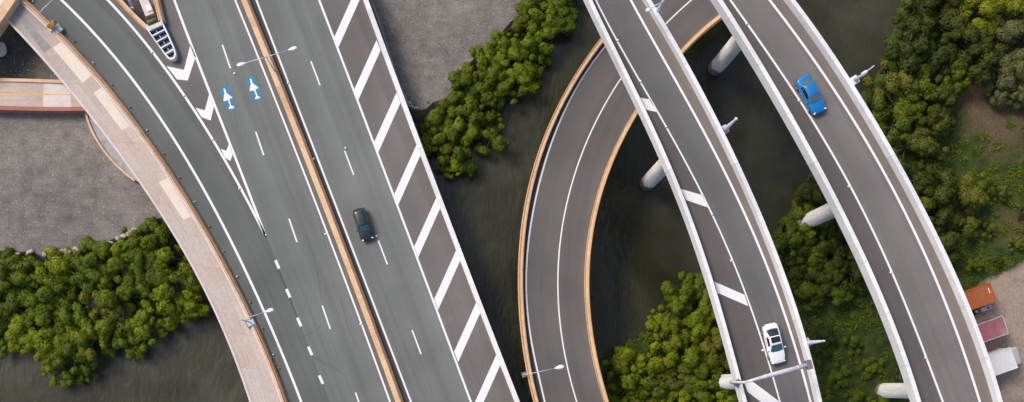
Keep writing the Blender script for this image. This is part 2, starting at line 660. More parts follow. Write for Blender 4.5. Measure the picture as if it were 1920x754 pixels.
TONES = {
    'bright green': leaf_mat('leaf_bright_green', (0.158, 0.210, 0.006)),
    'deep green': leaf_mat('leaf_deep_green', (0.102, 0.145, 0.006)),
    'yellow-green': leaf_mat('leaf_yellow_green', (0.175, 0.205, 0.010)),
    'olive': leaf_mat('leaf_olive', (0.120, 0.130, 0.015)),
    'grey-green': leaf_mat('leaf_grey_green', (0.150, 0.150, 0.050)),
    'dark green': leaf_mat('leaf_dark_green', (0.055, 0.074, 0.007)),
}


def plain(name, col, rough=0.5, metal=0.0, coat=0.0, var=0.08):
    n = N(name, rough, metal, 0.5)
    f = n.noise(n.mapped('Object'), 2.5, 4, 0.6)
    c = n.mix(n.ramp(f, [(0.3, g3(0)), (0.7, g3(1))]), sc(col, 1 - var), sc(col, 1 + var))
    n.b.inputs['Coat Weight'].default_value = coat
    return n.color(c)


M_BARK = concrete('bark', (0.05, 0.038, 0.026), (0.11, 0.085, 0.06), 2.0)
M_CAR_BLUE = plain('car_paint_blue', (0.003, 0.165, 0.45), 0.35, 0.0, 0.8)
M_CAR_WHITE = plain('car_paint_white', (0.80, 0.80, 0.80), 0.35, 0.0, 0.7, 0.02)
M_CAR_BLACK = plain('car_paint_black', (0.017, 0.024, 0.032), 0.32, 0.2, 0.9)
M_GLASS = plain('car_glass', (0.040, 0.095, 0.105), 0.08, 0.0, 1.0)
M_GLASS_GREY = plain('car_glass_grey', (0.13, 0.155, 0.155), 0.12, 0.0, 1.0)
M_GLASS_DARK = plain('car_glass_dark', (0.012, 0.014, 0.018), 0.1, 0.0, 1.0)
M_LENS = plain('headlight_lens', (0.85, 0.85, 0.82), 0.15, 0.0, 0.8, 0.02)
M_TAIL = plain('tail_lamp_red', (0.30, 0.03, 0.02), 0.2, 0.0, 0.8)
M_RUBBER = plain('rubber', (0.02, 0.02, 0.02), 0.8)
M_RIM = plain('wheel_rim', (0.45, 0.45, 0.46), 0.35, 0.7)
M_LAMP = plain('lamp_pale_blue_metal', (0.52, 0.58, 0.68), 0.4, 0.15)
M_LAMPHEAD = plain('lamp_head_white', (0.72, 0.76, 0.82), 0.4, 0.0)
M_STEEL = plain('gantry_steel', (0.62, 0.62, 0.66), 0.4, 0.2)
M_STEEL_D = plain('steel_mauve_grey', (0.22, 0.19, 0.20), 0.5, 0.3)
M_NAVY = plain('cushion_navy', (0.030, 0.036, 0.055), 0.5)
M_CUSH = plain('cushion_rail', (0.50, 0.56, 0.66), 0.4, 0.2)
M_GREENBIN = plain('green_drum', (0.075, 0.10, 0.045), 0.6)
M_YELLOW = plain('yellow_plastic', (0.72, 0.36, 0.03), 0.6)
M_ORBOX = concrete('container_orange', (0.34, 0.095, 0.03), (0.42, 0.125, 0.045), 0.7)
M_REDBOX = concrete('container_faded_red', (0.28, 0.085, 0.095), (0.36, 0.14, 0.15), 0.9, stain=(0.40, 0.24, 0.24))
M_WHBOX = concrete('truck_white', (0.66, 0.64, 0.62), (0.76, 0.74, 0.72), 0.7)
M_GREYBOX = concrete('truck_grey', (0.36, 0.35, 0.37), (0.46, 0.45, 0.47), 0.9)
M_SIGNRED = plain('sign_red', (0.45, 0.05, 0.05), 0.5)
M_REFL = plain('marker_white', (0.80, 0.80, 0.78), 0.4)
M_REFO = plain('marker_orange', (0.62, 0.24, 0.08), 0.4)
M_SKID = asphalt('tyre_rubber_marks', (0.125, 0.126, 0.121))

# ------------------------------------------------------------------ water, yard, bank
bm = bmesh.new()
bmesh.ops.create_grid(bm, x_segments=8, y_segments=8, size=900)
tag(sheet('river_water', bm, M_WATER), 'dark brown green river water with faint ripples', kind='structure')


def land(name, px, z, mat, label, jag=0.5, slope=2.2, seed=1):
    """flat ground with an uneven bank that slopes into the water"""
    rnd = random.Random(seed)
    pts = W2(px, z)
    pts = np.vstack([pts, pts[:1]])
    out = []
    for a, b in zip(pts[:-1], pts[1:]):
        L = math.hypot(*(b - a))
        k = max(1, int(L / 1.2)) if L < 120 else 8
        for i in range(k):
            q = a + (b - a) * i / k
            out.append(q + np.array([rnd.uniform(-jag, jag), rnd.uniform(-jag, jag)]))
    out = np.array(out)
    c = out.mean(0)
    bm = bmesh.new()
    top = [bm.verts.new((x, y, z)) for x, y in out]
    f = bm.faces.new(top)
    r = bmesh.ops.triangulate(bm, faces=[f])
    n = len(out)
    nr = np.roll(out, -1, 0) - np.roll(out, 1, 0)
    nr = np.stack([nr[:, 1], -nr[:, 0]], 1)
    nr /= np.hypot(*nr.T)[:, None] + 1e-9
    area = 0.5 * np.sum(out[:, 0] * np.roll(out[:, 1], -1) - np.roll(out[:, 0], -1) * out[:, 1])
    if area < 0:
        nr = -nr
    low = [bm.verts.new((*(out[i] + nr[i] * slope * rnd.uniform(0.5, 1.1)), -0.4)) for i in range(n)]
    for i in range(n):
        j = (i + 1) % n
        bm.faces.new((top[i], top[j], low[j], low[i]))
    o = obj_bm(name, bm, mat)
    return tag(o, label, kind='structure')


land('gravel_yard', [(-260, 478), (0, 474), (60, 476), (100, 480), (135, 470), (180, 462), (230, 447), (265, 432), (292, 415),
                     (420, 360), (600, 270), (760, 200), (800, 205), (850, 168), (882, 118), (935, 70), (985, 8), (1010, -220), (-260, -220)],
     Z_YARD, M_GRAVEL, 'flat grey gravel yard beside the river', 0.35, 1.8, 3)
land('river_bank', [(1705, -220), (1692, 20), (1690, 70), (1655, 135), (1632, 215), (1585, 335), (1515, 375), (1470, 440), (1410, 500),
                    (1335, 530), (1255, 575), (1225, 630), (1170, 675), (1140, 760), (1125, 1000), (2400, 1000), (2400, -220)],
     Z_LAND, M_LAND, 'dark grassy river bank with a sandy lot', 0.7, 1.6, 4)

# ------------------------------------------------------------------ motorway
zr = Z_ROAD
K = cv([(52, 0), (100, 50), (162, 107), (195, 150), (227, 189), (275, 252), (307, 300), (357, 375), (400, 447), (432, 507), (470, 580), (505, 662), (540, 752)], zr, 5)
A = cv([(115, 0), (165, 50), (220, 112), (275, 187), (320, 252), (360, 315), (391, 370), (420, 427), (450, 487), (480, 552), (510, 617), (535, 677), (564, 752)], zr, 5)
LB = [(202, 0), (240, 42), (285, 97), (345, 177), (397, 260), (450, 352), (480, 405), (499, 446)]
LC = [(327, 0), (357, 82), (385, 150), (425, 255), (472, 375), (499, 446)]
LS = [(519, 495), (540, 550), (561, 605), (581, 657), (602, 712), (620, 758)]
B = cv(LB, zr, 4, 70, 0)
C = cv(LC, zr, 3, 70, 0)
Bx = cv(LB + LS, zr, 6)
Cx = cv(LC + LS, zr, 4)
D = cv([(440, 0), (480, 102), (535, 215), (585, 374), (612, 440), (645, 517), (677, 602), (705, 682), (731, 752)], zr, 2)
MB = cv([(459.5, 0), (493, 80), (539.5, 206), (607, 377), (643, 462), (691, 592), (747, 752)], zr + 0.7, 2)
E = cv([(480, 0), (517, 90), (555, 195), (590, 282), (626, 377), (657, 457), (700, 567), (735, 662), (770, 752)], zr, 2)
F = cv([(596, 0), (630, 75), (670, 185), (707, 285), (740, 378), (782, 484), (820, 584), (857, 682), (882, 752)], zr, 2)
PP = cv([(687, 0), (717, 90), (750, 175), (786, 272), (826, 377), (862, 470), (898, 570), (933, 660), (967, 745)], zr + 0.8, 2)
PPi = offset(PP, -0.30)
WK = cv([(-18, 8), (7, 32), (40, 62), (75, 102), (112, 150), (163, 212), (193, 246), (230, 286), (258, 335), (285, 377), (320, 430), (350, 485), (380, 532), (400, 572), (425, 627), (440, 677), (470, 752)], zr, 5)
SL = cv([(190, -40), (224, 0), (274, 50), (292, 60), (342, 140), (384, 205), (425, 285), (462, 365), (499, 446)], zr, 0, 40, 0)
SR = cv([(287, -40), (296, 0), (304, 40), (292, 60), (342, 140), (384, 205), (425, 285), (462, 365), (499, 446)], zr, 0, 40, 0)
SLx = cv([(190, -40), (224, 0), (274, 50), (292, 60), (342, 140), (384, 205), (425, 285), (462, 365), (499, 446)] + LS, zr, 0, 40, 70)
SRx = cv([(287, -40), (296, 0), (304, 40), (292, 60), (342, 140), (384, 205), (425, 285), (462, 365), (499, 446)] + LS, zr, 0, 40, 70)

road = bpy.data.objects.new('motorway', None)
COL.objects.link(road)
tag(road, 'wide grey motorway with a slip lane on its left', kind='structure')
sec = [(0, zr - 0.02), (1, zr - 0.02), (1, zr - 1.1), (0, zr - 1.1)]
obj_bm('deck', loft_bm(offset(K, -0.1), SLx, sec), M_CONC_D, road)
obj_bm('deck', loft_bm(SRx, offset(PP, 0.25), sec), M_CONC_D, road)
ribbon('hard_shoulder', offset(K, 0.25), A, zr, M_ASPH_RAMP, road)
ribbon('slip_lane', A, Bx, zr, M_ASPH_RAMP, road)
ribbon('gore_surface', B, SL, zr - 0.006, M_ASPH_BROWN, road)
ribbon('gore_surface', SR, C, zr - 0.006, M_ASPH_BROWN, road)
ribbon('main_lanes', Cx, D, zr, M_ASPH, road)
ribbon('median_strip', D, MB, zr, M_ASPH_BROWN, road)
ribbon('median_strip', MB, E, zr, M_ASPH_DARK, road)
ribbon('main_lanes', E, F, zr, M_ASPH, road)
ribbon('hatched_shoulder', F, PPi, zr, M_ASPH_BROWN, road)
zp = zr + 0.004
for c, w in ((A, 0.30), (B, 0.30), (C, 0.30), (D, 0.22), (E, 0.24), (F, 0.26)):
    stripe('edge_line', c, w, zp, M_WHITE, road)


def dash(bm, p, q, w, z):
    a, b = P(*p, z), P(*q, z)
    return stripe_bm(np.array([[a.x, a.y], [b.x, b.y]]), w, z, bm)


bm = bmesh.new()
for i in range(-1, 6):
    dash(bm, (417 + 62.4 * i, 84 + 163 * i), (432 + 62.4 * i, 128 + 163 * i), 0.19, zp)
sheet('lane_line', bm, M_WHITE, road)
bm = bmesh.new()
for i in range(-1, 5):
    dash(bm, (583 + 63.2 * i, 115 + 168 * i), (600 + 63.2 * i, 160 + 168 * i), 0.18, zp)
sheet('lane_line', bm, M_WHITE, road)
bm = bmesh.new()
for i in range(0, 6):
    dash(bm, (516.5 + 20.5 * i, 488 + 54 * i), (523.5 + 20.5 * i, 504 + 54 * i), 0.34, zp)
sheet('merge_line', bm, M_WHITE, road)
for i in range(-1, 9):
    dx, dy = 37.4 * i, 98.4 * i
    q = [(668.5 + dx, -23 + dy), (676 + dx, -4 + dy), (634.5 + dx, 89 + dy), (627 + dx, 69 + dy)]
    sheet('hatch_stripe', poly_bm(q, zp), M_WHITE, road)
for q in ([(312, 124), (345, 131), (357, 83), (367, 106), (352, 151), (332, 149)],
          [(366.5, 202), (384, 207), (392, 177), (401, 200), (395, 226), (378, 220)],
          [(414, 279), (424, 283), (429, 271), (436, 290), (432, 302), (422, 296)]):
    sheet('chevron', poly_bm(q, zp), M_WHITE, road)
for pan, arr in (([(459.7, 148.6), (476.9, 142.7), (492.8, 184.5), (476.6, 191.2)],
                  [(408, 405), (425, 405), (442, 455), (510, 508), (470, 525), (495, 595), (525, 612), (522, 622), (470, 635), (468, 620), (482, 600), (455, 535), (412, 545), (405, 535), (420, 460)]),
                 ([(411.3, 166), (429.8, 160), (442.5, 203.5), (425.5, 208.5)],
                  [(113, 516), (132, 516), (147, 565), (216, 615), (177, 635), (200, 703), (230, 718), (232, 735), (175, 745), (173, 730), (188, 710), (162, 643), (118, 658), (112, 650), (124, 570)])):
    o = sheet('lane_arrow_panel', poly_bm(pan, zp), M_BLUE, road)
    o['label'] = 'blue painted panel with a white lane arrow'
    a = sheet('arrow', poly_bm([(400 + x / 5.98, 80 + y / 5.98) for x, y in arr], zp + 0.004), M_WHITE)
    a.parent = o
for pts in ([(520, 632), (545, 637), (575, 628), (600, 612)], [(533, 648), (560, 660), (592, 668), (640, 700)], [(540, 660), (580, 668), (618, 690)],
            [(573, 440), (590, 490), (602, 560)], [(600, 420), (612, 470)], [(420, 140), (428, 165), (446, 240)], [(640, 560), (652, 610), (668, 650)]):
    stripe('tyre_mark', cv(pts, zr, 2, 0, 0, 20), 0.10, zr + 0.003, M_SKID, road)

# walkway along the left of the motorway
wk = bpy.data.objects.new('walkway', None)
COL.objects.link(wk)
tag(wk, 'pinkish concrete walkway along the motorway', kind='structure')
Kw = offset(K, -0.62)
obj_bm('deck', loft_bm(WK, offset(Kw, 0.3), [(0, zr + 0.10), (1, zr + 0.10), (1, zr - 0.8), (0, zr - 0.8)]), M_CONC_PINK, wk)
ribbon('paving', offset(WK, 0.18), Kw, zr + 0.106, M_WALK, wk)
obj_bm('edge_kerb', sweep_bm(WK, [(-0.12, zr + 0.17), (0.16, zr + 0.17), (0.16, zr - 0.3), (-0.12, zr - 0.3)]), M_CONC_PINK, wk)
for q in ([(99, 90), (115, 78), (171, 141), (155, 156)], [(175, 174), (191, 164), (243, 236), (229, 245)], [(298, 342), (314, 333), (358, 406), (344, 413)]):
    sheet('cream_panel', poly_bm(q, zr + 0.112), M_CREAM, wk)
for q in ([(20, 14), (31, 12), (62, 50), (50, 57)], [(52, 59), (63, 52), (97, 88), (84, 101)]):
    sheet('grey_panel', poly_bm(q, zr + 0.112), M_CONC_G, wk)

# curved side path joining the walkway from the left
sp = bpy.data.objects.new('side_path', None)
COL.objects.link(sp)
tag(sp, 'curved pink side path with a red kerb', kind='structure')
ST = cv([(-40, 150), (0, 150), (60, 152), (122, 154)], 3.2, 2, 120, 40, 40)
SB = cv([(-40, 202), (0, 202), (75, 206), (158, 205)], 3.2, 2, 120, 40, 40)
obj_bm('deck', loft_bm(ST, SB, [(0, 3.19), (1, 3.19), (1, 2.02), (0, 2.02)]), M_CONC_PINK, sp)
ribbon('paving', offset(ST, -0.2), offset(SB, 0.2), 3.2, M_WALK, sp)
obj_bm('kerb', sweep_bm(SB, [(-0.25, 3.5), (0.25, 3.5), (0.25, 2.03), (-0.25, 2.03)]), M_REDKERB, sp)
obj_bm('kerb', sweep_bm(ST, [(-0.2, 3.4), (0.2, 3.4), (0.2, 2.03), (-0.2, 2.03)]), M_TAN, sp)
stripe('centre_line', cv([(-40, 174), (0, 175), (70, 177), (132, 177)], 3.2, 2, 100, 0, 30), 0.13, 3.206, M_YELLOW, sp)
for q in ([(82, 155), (112, 155), (132, 175), (134, 203), (80, 203)],):
    sheet('pale_slab', poly_bm(q, 3.203), M_CONC_PINK, sp)

# concrete apron in the yard under the walkway
AP = cv([(162, 212), (173, 246), (190, 273), (209, 298), (230, 321), (254, 339)], 2.5, 3, 0, 0, 40)
apr = bpy.data.objects.new('concrete_apron', None)
COL.objects.link(apr)
tag(apr, 'grey concrete apron with a tan rim beside the walkway', kind='structure')
APr = cv([(190, 205), (225, 240), (250, 275), (275, 310), (285, 345)], 2.5, 3, 0, 0, 40)
obj_bm('slab', loft_bm(AP, APr, [(0, 2.5), (1, 2.5), (1, 1.9), (0, 1.9)]), M_APRON, apr)
obj_bm('rim', sweep_bm(AP, [(-0.16, 2.72), (0.10, 2.72), (0.10, 1.9), (-0.16, 1.9)]), M_TAN, apr)

# walls and barriers on the motorway -------------------------------------------------
mid = empty('median_barrier', (*MB[60], zr), 'long tan concrete barrier with rust rails splitting the motorway', 'barrier')
obj_bm('barrier_body', sweep_bm(MB, [(-0.50, zr), (-0.47, zr + 0.50), (-0.40, zr + 0.62), (0.20, zr + 0.62), (0.24, zr + 0.48), (0.46, zr + 0.44), (0.5, zr)]), M_TAN, mid)
for off, z, r in ((0.22, zr + 0.68, 0.045), (0.36, zr + 0.56, 0.045)):
    c = offset(MB, off)
    obj_bm('rail', tube_bm([(x, y, z) for x, y in c], r, 8), M_RUST, mid, True)

kb = empty('kerb_barrier', (*K[60], zr), 'brown kerb barrier between the walkway and slip lane', 'barrier')
GAP = [(0, 14, 'a'), ]


def cut(c, pxa, z):
    """split curve c at a photo point, leaving 1.1 m open"""
    q = np.array(P(*pxa, z).xy)
    i = int(np.argmin(np.hypot(*(c - q).T)))
    return c[:i], c[i + 2:]


cK = resample(offset(K, -0.30), 260)
c1, rest = cut(cK, (109, 56), zr)
c2, c3 = cut(rest, (470, 604), zr)
for c in (c1, c2, c3):
    obj_bm('wall', sweep_bm(c, [(-0.30, zr + 0.05), (-0.28, zr + 0.62), (-0.06, zr + 0.70), (-0.02, zr + 0.48), (0.26, zr + 0.42), (0.30, zr)]), M_KERB, kb)
    obj_bm('rail', tube_bm([(x, y, zr + 0.62) for x, y in offset(c, 0.12)], 0.06, 8), M_ORANGE, kb, True)
    obj_bm('coping', sweep_bm(offset(c, -0.44), [(-0.10, zr + 0.10), (-0.10, zr + 0.33), (0.10, zr + 0.33), (0.10, zr + 0.10)]), M_CONC_PINK, kb)

pw = empty('parapet_wall', (*PP[60], zr), 'pinkish concrete parapet wall along the hatched motorway shoulder', 'parapet')
obj_bm('wall', sweep_bm(PP, [(-0.30, zr - 0.02), (-0.24, zr + 0.85), (0.24, zr + 0.85), (0.27, zr - 1.0), (-0.30, zr - 1.0)]), M_CONC_PINK, pw)
obj_bm('coping', sweep_bm(PP, [(-0.30, zr + 0.853), (-0.30, zr + 0.95), (0.29, zr + 0.95), (0.29, zr + 0.853)]), M_PARA, pw)
rw = cv([(683, -20), (700, 20), (716, 60), (733, 108), (741, 140), (752, 175), (768, 200)], 3.0, 3, 40, 0, 50)
rt = empty('retaining_wall', (*rw[25], Z_YARD), 'low grey curved retaining wall tucked beside the pinkish parapet', 'wall')
obj_bm('wall', sweep_bm(rw, [(-0.5, 1.9), (-0.5, 3.0), (0.1, 3.0), (0.16, 1.9)]), M_CONC_D, rt)
obj_bm('coping', sweep_bm(rw, [(0.0, 3.003), (0.0, 3.12), (0.22, 3.12), (0.22, 3.003)]), M_CONC_G, rt)

gl = cv([(192, -40), (222, -1), (250, 27), (277, 54)], zr + 0.6, 2, 30, 0, 40)
gb = empty('slip_lane_barrier', (*gl[20], zr), 'tan barrier on the slip-lane side of the gap between decks', 'barrier')
obj_bm('barrier_body', sweep_bm(gl, [(-0.32, zr), (-0.28, zr + 0.75), (0.26, zr + 0.75), (0.32, zr - 0.6)]), M_TAN, gb)
obj_bm('rail', tube_bm([(x, y, zr + 0.84) for x, y in offset(gl, -0.2)], 0.05, 8), M_ORANGE, gb, True)
gr = cv([(284, -40), (293.5, 0), (300, 25), (304, 42)], zr + 0.6, 2, 30, 0, 40)
gb = empty('main_lane_barrier', (*gr[20], zr), 'tan railed barrier on the main-lane side of the gap', 'barrier')
obj_bm('barrier_body', sweep_bm(gr, [(-0.45, zr - 0.6), (-0.42, zr + 0.45), (0.05, zr + 0.5), (0.1, zr + 0.75), (0.30, zr + 0.75), (0.34, zr)]), M_TAN, gb)
for off in (-0.2, 0.18):
    obj_bm('rail', tube_bm([(x, y, zr + 0.84) for x, y in offset(gr, off)], 0.05, 8), M_RUST, gb, True)
# things in the gap
q = empty('access_platform', P(280, 22, 2.6), 'pale concrete platform block inside the dark gap', 'platform')
ang = math.atan2(-(14), 8)
bm = box_bm(P(281, 20, 3.6), (2.4, 1.1, 3.0), R(-68), 0.08)
obj_bm('block', bm, M_CONC_PINK, q)
obj_bm('hatch', box_bm(P(279, 15, 5.16), (0.8, 0.7, 0.1), R(-68), 0.03), M_CONC_W, q)
q = empty('pale_pipe', P(243, 5, 3.0), 'pale pipe running down inside the dark gap', 'pipe')
obj_bm('pipe', tube_bm([P(236, -40, 3.6), P(240, -8, 3.6), P(248, 18, 3.4), P(249, 21, 2.0)], 0.22, 12), M_LAMP, q, True)
obj_bm('collar', tube_bm([P(247.2, 14, 3.45), P(248.2, 18, 3.4)], 0.28, 12), M_CONC_W, q, True)
q = empty('nose_block', P(292, 48, zr), 'pale nose block closing the gap above the crash cushion', 'barrier end')
obj_bm('block', box_bm(P(291, 48.5, zr + 0.35), (1.9, 0.75, 0.9), R(24), 0.08), M_CONC_PINK, q)
obj_bm('cap', box_bm(P(291, 48.5, zr + 0.83), (1.8, 0.5, 0.06), R(24), 0.02), M_CREAM, q)
q = empty('green_drum', P(285, 40, zr), 'green drum lying on its side behind the nose block', 'drum', rz=0)
a, b = P(276.5, 44.5, zr + 0.8), P(295, 36.5, zr + 0.8)
obj_bm('drum_body', tube_bm([a, a.lerp(b, 0.03), a.lerp(b, 0.97), b], [0.25, 0.31, 0.31, 0.25], 20), M_GREENBIN, q, True)
for t in (0.33, 0.66):
    obj_bm('hoop', tube_bm([a.lerp(b, t - 0.02), a.lerp(b, t + 0.02)], 0.335, 20), M_GREENBIN, q, True)

# crash cushion -----------------------------------------------------------------------
cc = empty('crash_cushion', P(305, 80, zr), 'navy crash cushion with pale ribs at the gore point', 'crash cushion')
OUT = [(277, 57), (296, 83.5), (312, 106), (317, 113), (324, 116.5), (331, 114), (333.5, 106), (331, 95), (319, 68), (306, 41)]
INN = [(280.5, 58.5), (298, 83.5), (314, 104.5), (319.5, 110.5), (324, 113), (329, 110.5), (330.6, 105), (328, 95), (316.5, 69), (304.5, 45)]


def ring_bm(o_, i_, z0, z1):
    bm = bmesh.new()
    a = [bm.verts.new(P(x, y, zr).xy.to_3d() + Vector((0, 0, z1))) for x, y in o_]
    b = [bm.verts.new(P(x, y, zr).xy.to_3d() + Vector((0, 0, z1))) for x, y in i_]
    c = [bm.verts.new(v.co - Vector((0, 0, z1 - z0))) for v in a]
    d = [bm.verts.new(v.co - Vector((0, 0, z1 - z0))) for v in b]
    n = len(a)
    for i in range(n):
        j = (i + 1) % n
        bm.faces.new((a[i], a[j], b[j], b[i]))
        bm.faces.new((a[i], c[i], c[j], a[j]))
        bm.faces.new((b[i], b[j], d[j], d[i]))
    return bm


bm = bmesh.new()
top = [bm.verts.new(P(x, y, zr).xy.to_3d() + Vector((0, 0, zr + 0.35))) for x, y in INN]
bm.faces.new(top)
sheet('bays', bm, M_NAVY, cc)
obj_bm('side_rail', ring_bm(OUT[:3] + OUT[7:], INN[:3] + INN[7:], zr, zr + 0.8), M_CUSH, cc)
nose_o = [OUT[2], OUT[3], OUT[4], OUT[5], OUT[6], OUT[7]]
nose_i = [INN[2], INN[3], INN[4], INN[5], INN[6], INN[7]]
bm = ring_bm(nose_o, nose_i, zr, zr + 0.84)
obj_bm('nose', bm, M_CONC_W, cc)
for p, q2, w in (((282.5, 61), (305, 50), 0.34), ((289, 72), (312, 60), 0.16), ((297.5, 83), (318.5, 71), 0.16), ((306, 94), (324, 84.5), 0.16), ((314.5, 105), (329, 97), 0.2)):
    a, b = P(*p, zr), P(*q2, zr)
    m_ = (a + b) / 2
    obj_bm('rib', box_bm((m_.x, m_.y, zr + 0.58), ((b - a).length, w, 0.5), math.atan2(b.y - a.y, b.x - a.x), 0.03), M_CUSH, cc)
for t in (0.18, 0.40, 0.62, 0.84):
    a = P(292 + 31 * t, 55 + 48 * t, zr)
    obj_bm('spine', box_bm((a.x, a.y, zr + 0.42), (0.9, 0.16, 0.3), R(-58), 0.03), M_STEEL_D, cc)

# ------------------------------------------------------------------ loop ramp
zl = Z_LOOP
LO = cv([(1281, -77), (1185, 10), (1130, 72), (1085, 137), (1050, 200), (1025, 255), (1002, 320), (991, 377), (980, 452), (977, 527), (980, 602), (990, 677), (1006, 752)], zl + 0.8, 6)
LI = cv([(1405, -5), (1357, 25), (1327, 47), (1300, 75), (1275, 100), (1240, 142), (1194, 207), (1173, 246), (1150, 295), (1133, 340), (1122, 377), (1110, 427), (1103, 487), (1102, 552), (1108, 617), (1120, 687), (1138, 752)], zl + 0.8, 6)
lp = empty('loop_ramp', (*LO[60], zl), 'curved two-lane loop ramp edged by orange barriers above the water', 'ramp')
obj_bm('deck', loft_bm(LO, LI, [(0, zl - 0.02), (1, zl - 0.02), (1, zl - 0.5), (0.82, zl - 0.8), (0.75, zl - 2), (0.25, zl - 2), (0.18, zl - 0.8), (0, zl - 0.5)]), M_CONC_G, lp)
l1 = cv([(1225, -20), (1136, 86), (1085, 155), (1050, 230), (1025, 295), (1004, 375), (992, 437), (987, 507), (990, 587), (1000, 662), (1021, 752)], zl, 6)
l2 = cv([(1330, -28), (1297, 0), (1247, 46), (1205, 92), (1165, 146), (1130, 205), (1100, 265), (1080, 320), (1064, 376), (1052, 437), (1046, 517), (1049, 587), (1060, 672), (1081, 752)], zl, 6)
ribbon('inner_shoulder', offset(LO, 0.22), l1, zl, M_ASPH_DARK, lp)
ribbon('lane', l1, offset(LI, -0.22), zl, M_ASPH_LOOP, lp)
stripe('edge_line', l1, 0.20, zl + 0.004, M_WHITE, lp)
stripe('lane_line', l2, 0.16, zl + 0.004, M_WHITE, lp)
for c, s in ((LO, 1), (LI, -1)):
    w = obj_bm('barrier', sweep_bm(c, [(-0.30, zl - 0.5), (-0.28, zl + 0.5), (-0.16, zl + 0.6), (0.16, zl + 0.6), (0.28, zl + 0.5), (0.30, zl - 0.5)]), M_TAN, lp)
    r = obj_bm('rail', tube_bm([(x, y, zl + 0.60) for x, y in offset(c, -0.20 * s)], 0.07, 8), M_ORANGE, lp, True)
    r.parent = w
    r2 = obj_bm('rail', tube_bm([(x, y, zl + 0.56) for x, y in offset(c, 0.24 * s)], 0.045, 8), M_RUST, lp, True)
    r2.parent = w


def pier(name, px, py, r, top, par, mat, zb=-1.5):
    a = P(px, py, 0.0)
    pts = [(a.x, a.y, zb), (a.x, a.y, 0.5), (a.x, a.y, 0.55), (a.x, a.y, top - 2.2), (a.x, a.y, top)]
    o = obj_bm(name, tube_bm(pts, [r * 1.06, r * 1.06, r, r, r * 1.25], 32), mat, par, True)
    return o


for px, py in ((1030, 640), (1045, 430), (1108, 220), (1255, 40)):
    pier('pier', px, py, 0.8, zl - 2, lp, M_CONC_G)

# ------------------------------------------------------------------ viaducts
zv = Z_VIA


def viaduct(name, label, left_in, right_mid, lineL, lineR, piers, mats, wl, lw, rw_):
    cl = cv(left_in, zv + 1.05, 4)
    cr = cv(right_mid, zv + 0.75, 4)
    root = empty(name, (*cl[60], zv), label, 'viaduct')
    inR = offset(cr, -0.22)
    obj_bm('deck', loft_bm(offset(cl, -0.3), offset(cr, 0.2), [(0, zv - 0.02), (1, zv - 0.02), (1, zv - 0.4), (0.80, zv - 0.7), (0.70, zv - 2.0), (0.30, zv - 2.0), (0.20, zv - 0.7), (0, zv - 0.4)]), M_CONC_G, root)
    a, b = cv(lineL, zv, 4), cv(lineR, zv, 4)
    ribbon('left_shoulder', cl, a, zv, mats[0], root)
    ribbon('lane', a, b, zv, mats[1], root)
    ribbon('right_shoulder', b, inR, zv, mats[2], root)
    stripe('edge_line', a, lw, zv + 0.004, M_WHITE, root)
    stripe('edge_line', b, rw_, zv + 0.004, M_WHITE, root)
    obj_bm('parapet', sweep_bm(cl, [(0.03, zv - 0.02), (0.0, zv + 1.05), (-wl, zv + 1.05), (-wl - 0.03, zv - 0.45), (0.03, zv - 0.45)]), M_PARA, root)
    obj_bm('parapet', sweep_bm(cr, [(-0.25, zv - 0.02), (-0.22, zv + 1.05), (wl - 0.22, zv + 1.05), (wl - 0.18, zv - 0.45), (-0.25, zv - 0.45)]), M_PARA, root)
    for px, py in piers:
        pier('pier', px, py, 0.95, zv - 2.0, root, M_CONC_PIER)
    return root, cl, cr


v1, v1l, v1r = viaduct('viaduct', 'narrow pale viaduct crossing over the loop ramp with the white car',
    [(1110, 0), (1143, 66), (1178, 140), (1209, 205), (1254, 300), (1285, 374), (1308, 440), (1336, 527), (1362, 610), (1386, 695), (1400, 752)],
    [(1215, 0), (1275, 108), (1320, 184), (1352, 245), (1382, 312), (1410, 375), (1437, 440), (1464, 507), (1487, 575), (1509, 642), (1521, 687), (1535, 752)],
    [(1117, 0), (1157, 75), (1200, 152), (1230, 207), (1256, 250), (1287, 307), (1320, 370), (1352, 437), (1376, 492), (1397, 552), (1410, 587), (1428, 637), (1440, 671), (1461, 750)],
    [(1182, 0), (1220, 67), (1260, 137), (1300, 212), (1336, 280), (1366, 340), (1387, 380), (1412, 434), (1438, 495), (1465, 572), (1490, 652), (1504, 697), (1520, 752)],
    [(1214, 343), (1347, 716)], (M_ASPH_VSH, M_ASPH_VIA, M_ASPH_VSR), 0.42, 0.17, 0.24)
v2, v2l, v2r = viaduct('viaduct', 'pale curved viaduct carrying the blue car beside the right trees',
    [(1355, 0), (1400, 72), (1440, 137), (1500, 242), (1541, 315), (1573, 378), (1608, 450), (1638, 515), (1673, 595), (1701, 672), (1727, 752)],
    [(1482, 0), (1540, 78), (1585, 147), (1640, 237), (1680, 306), (1718, 377), (1757, 452), (1788, 522), (1818, 590), (1846, 668), (1873, 752)],
    [(1370, 0), (1400, 45), (1440, 100), (1500, 190), (1540, 252), (1580, 322), (1608, 377), (1640, 440), (1675, 519), (1709, 597), (1740, 678), (1767, 752)],
    [(1442, 0), (1495, 66), (1540, 135), (1585, 202), (1630, 275), (1660, 327), (1685, 377), (1720, 444), (1752, 517), (1782, 593), (1810, 670), (1837, 752)],
    [(1342, 128), (1503, 420), (1650, 732)], (M_ASPH_VSH, M_ASPH_VIA_B, M_ASPH_VSR), 0.46, 0.22, 0.26)
for q in ([(1199, 183), (1220, 187), (1231, 210), (1208, 205)], [(1276, 354), (1317, 366), (1327, 389), (1286, 375)],
          [(1339, 528), (1396, 553), (1403, 574), (1345, 549)], [(1394, 714), (1412, 716), (1460, 752), (1475, 790), (1402, 735)]):
    sheet('hatch_stripe', poly_bm(q, zv + 0.004), M_WHITE, v1)

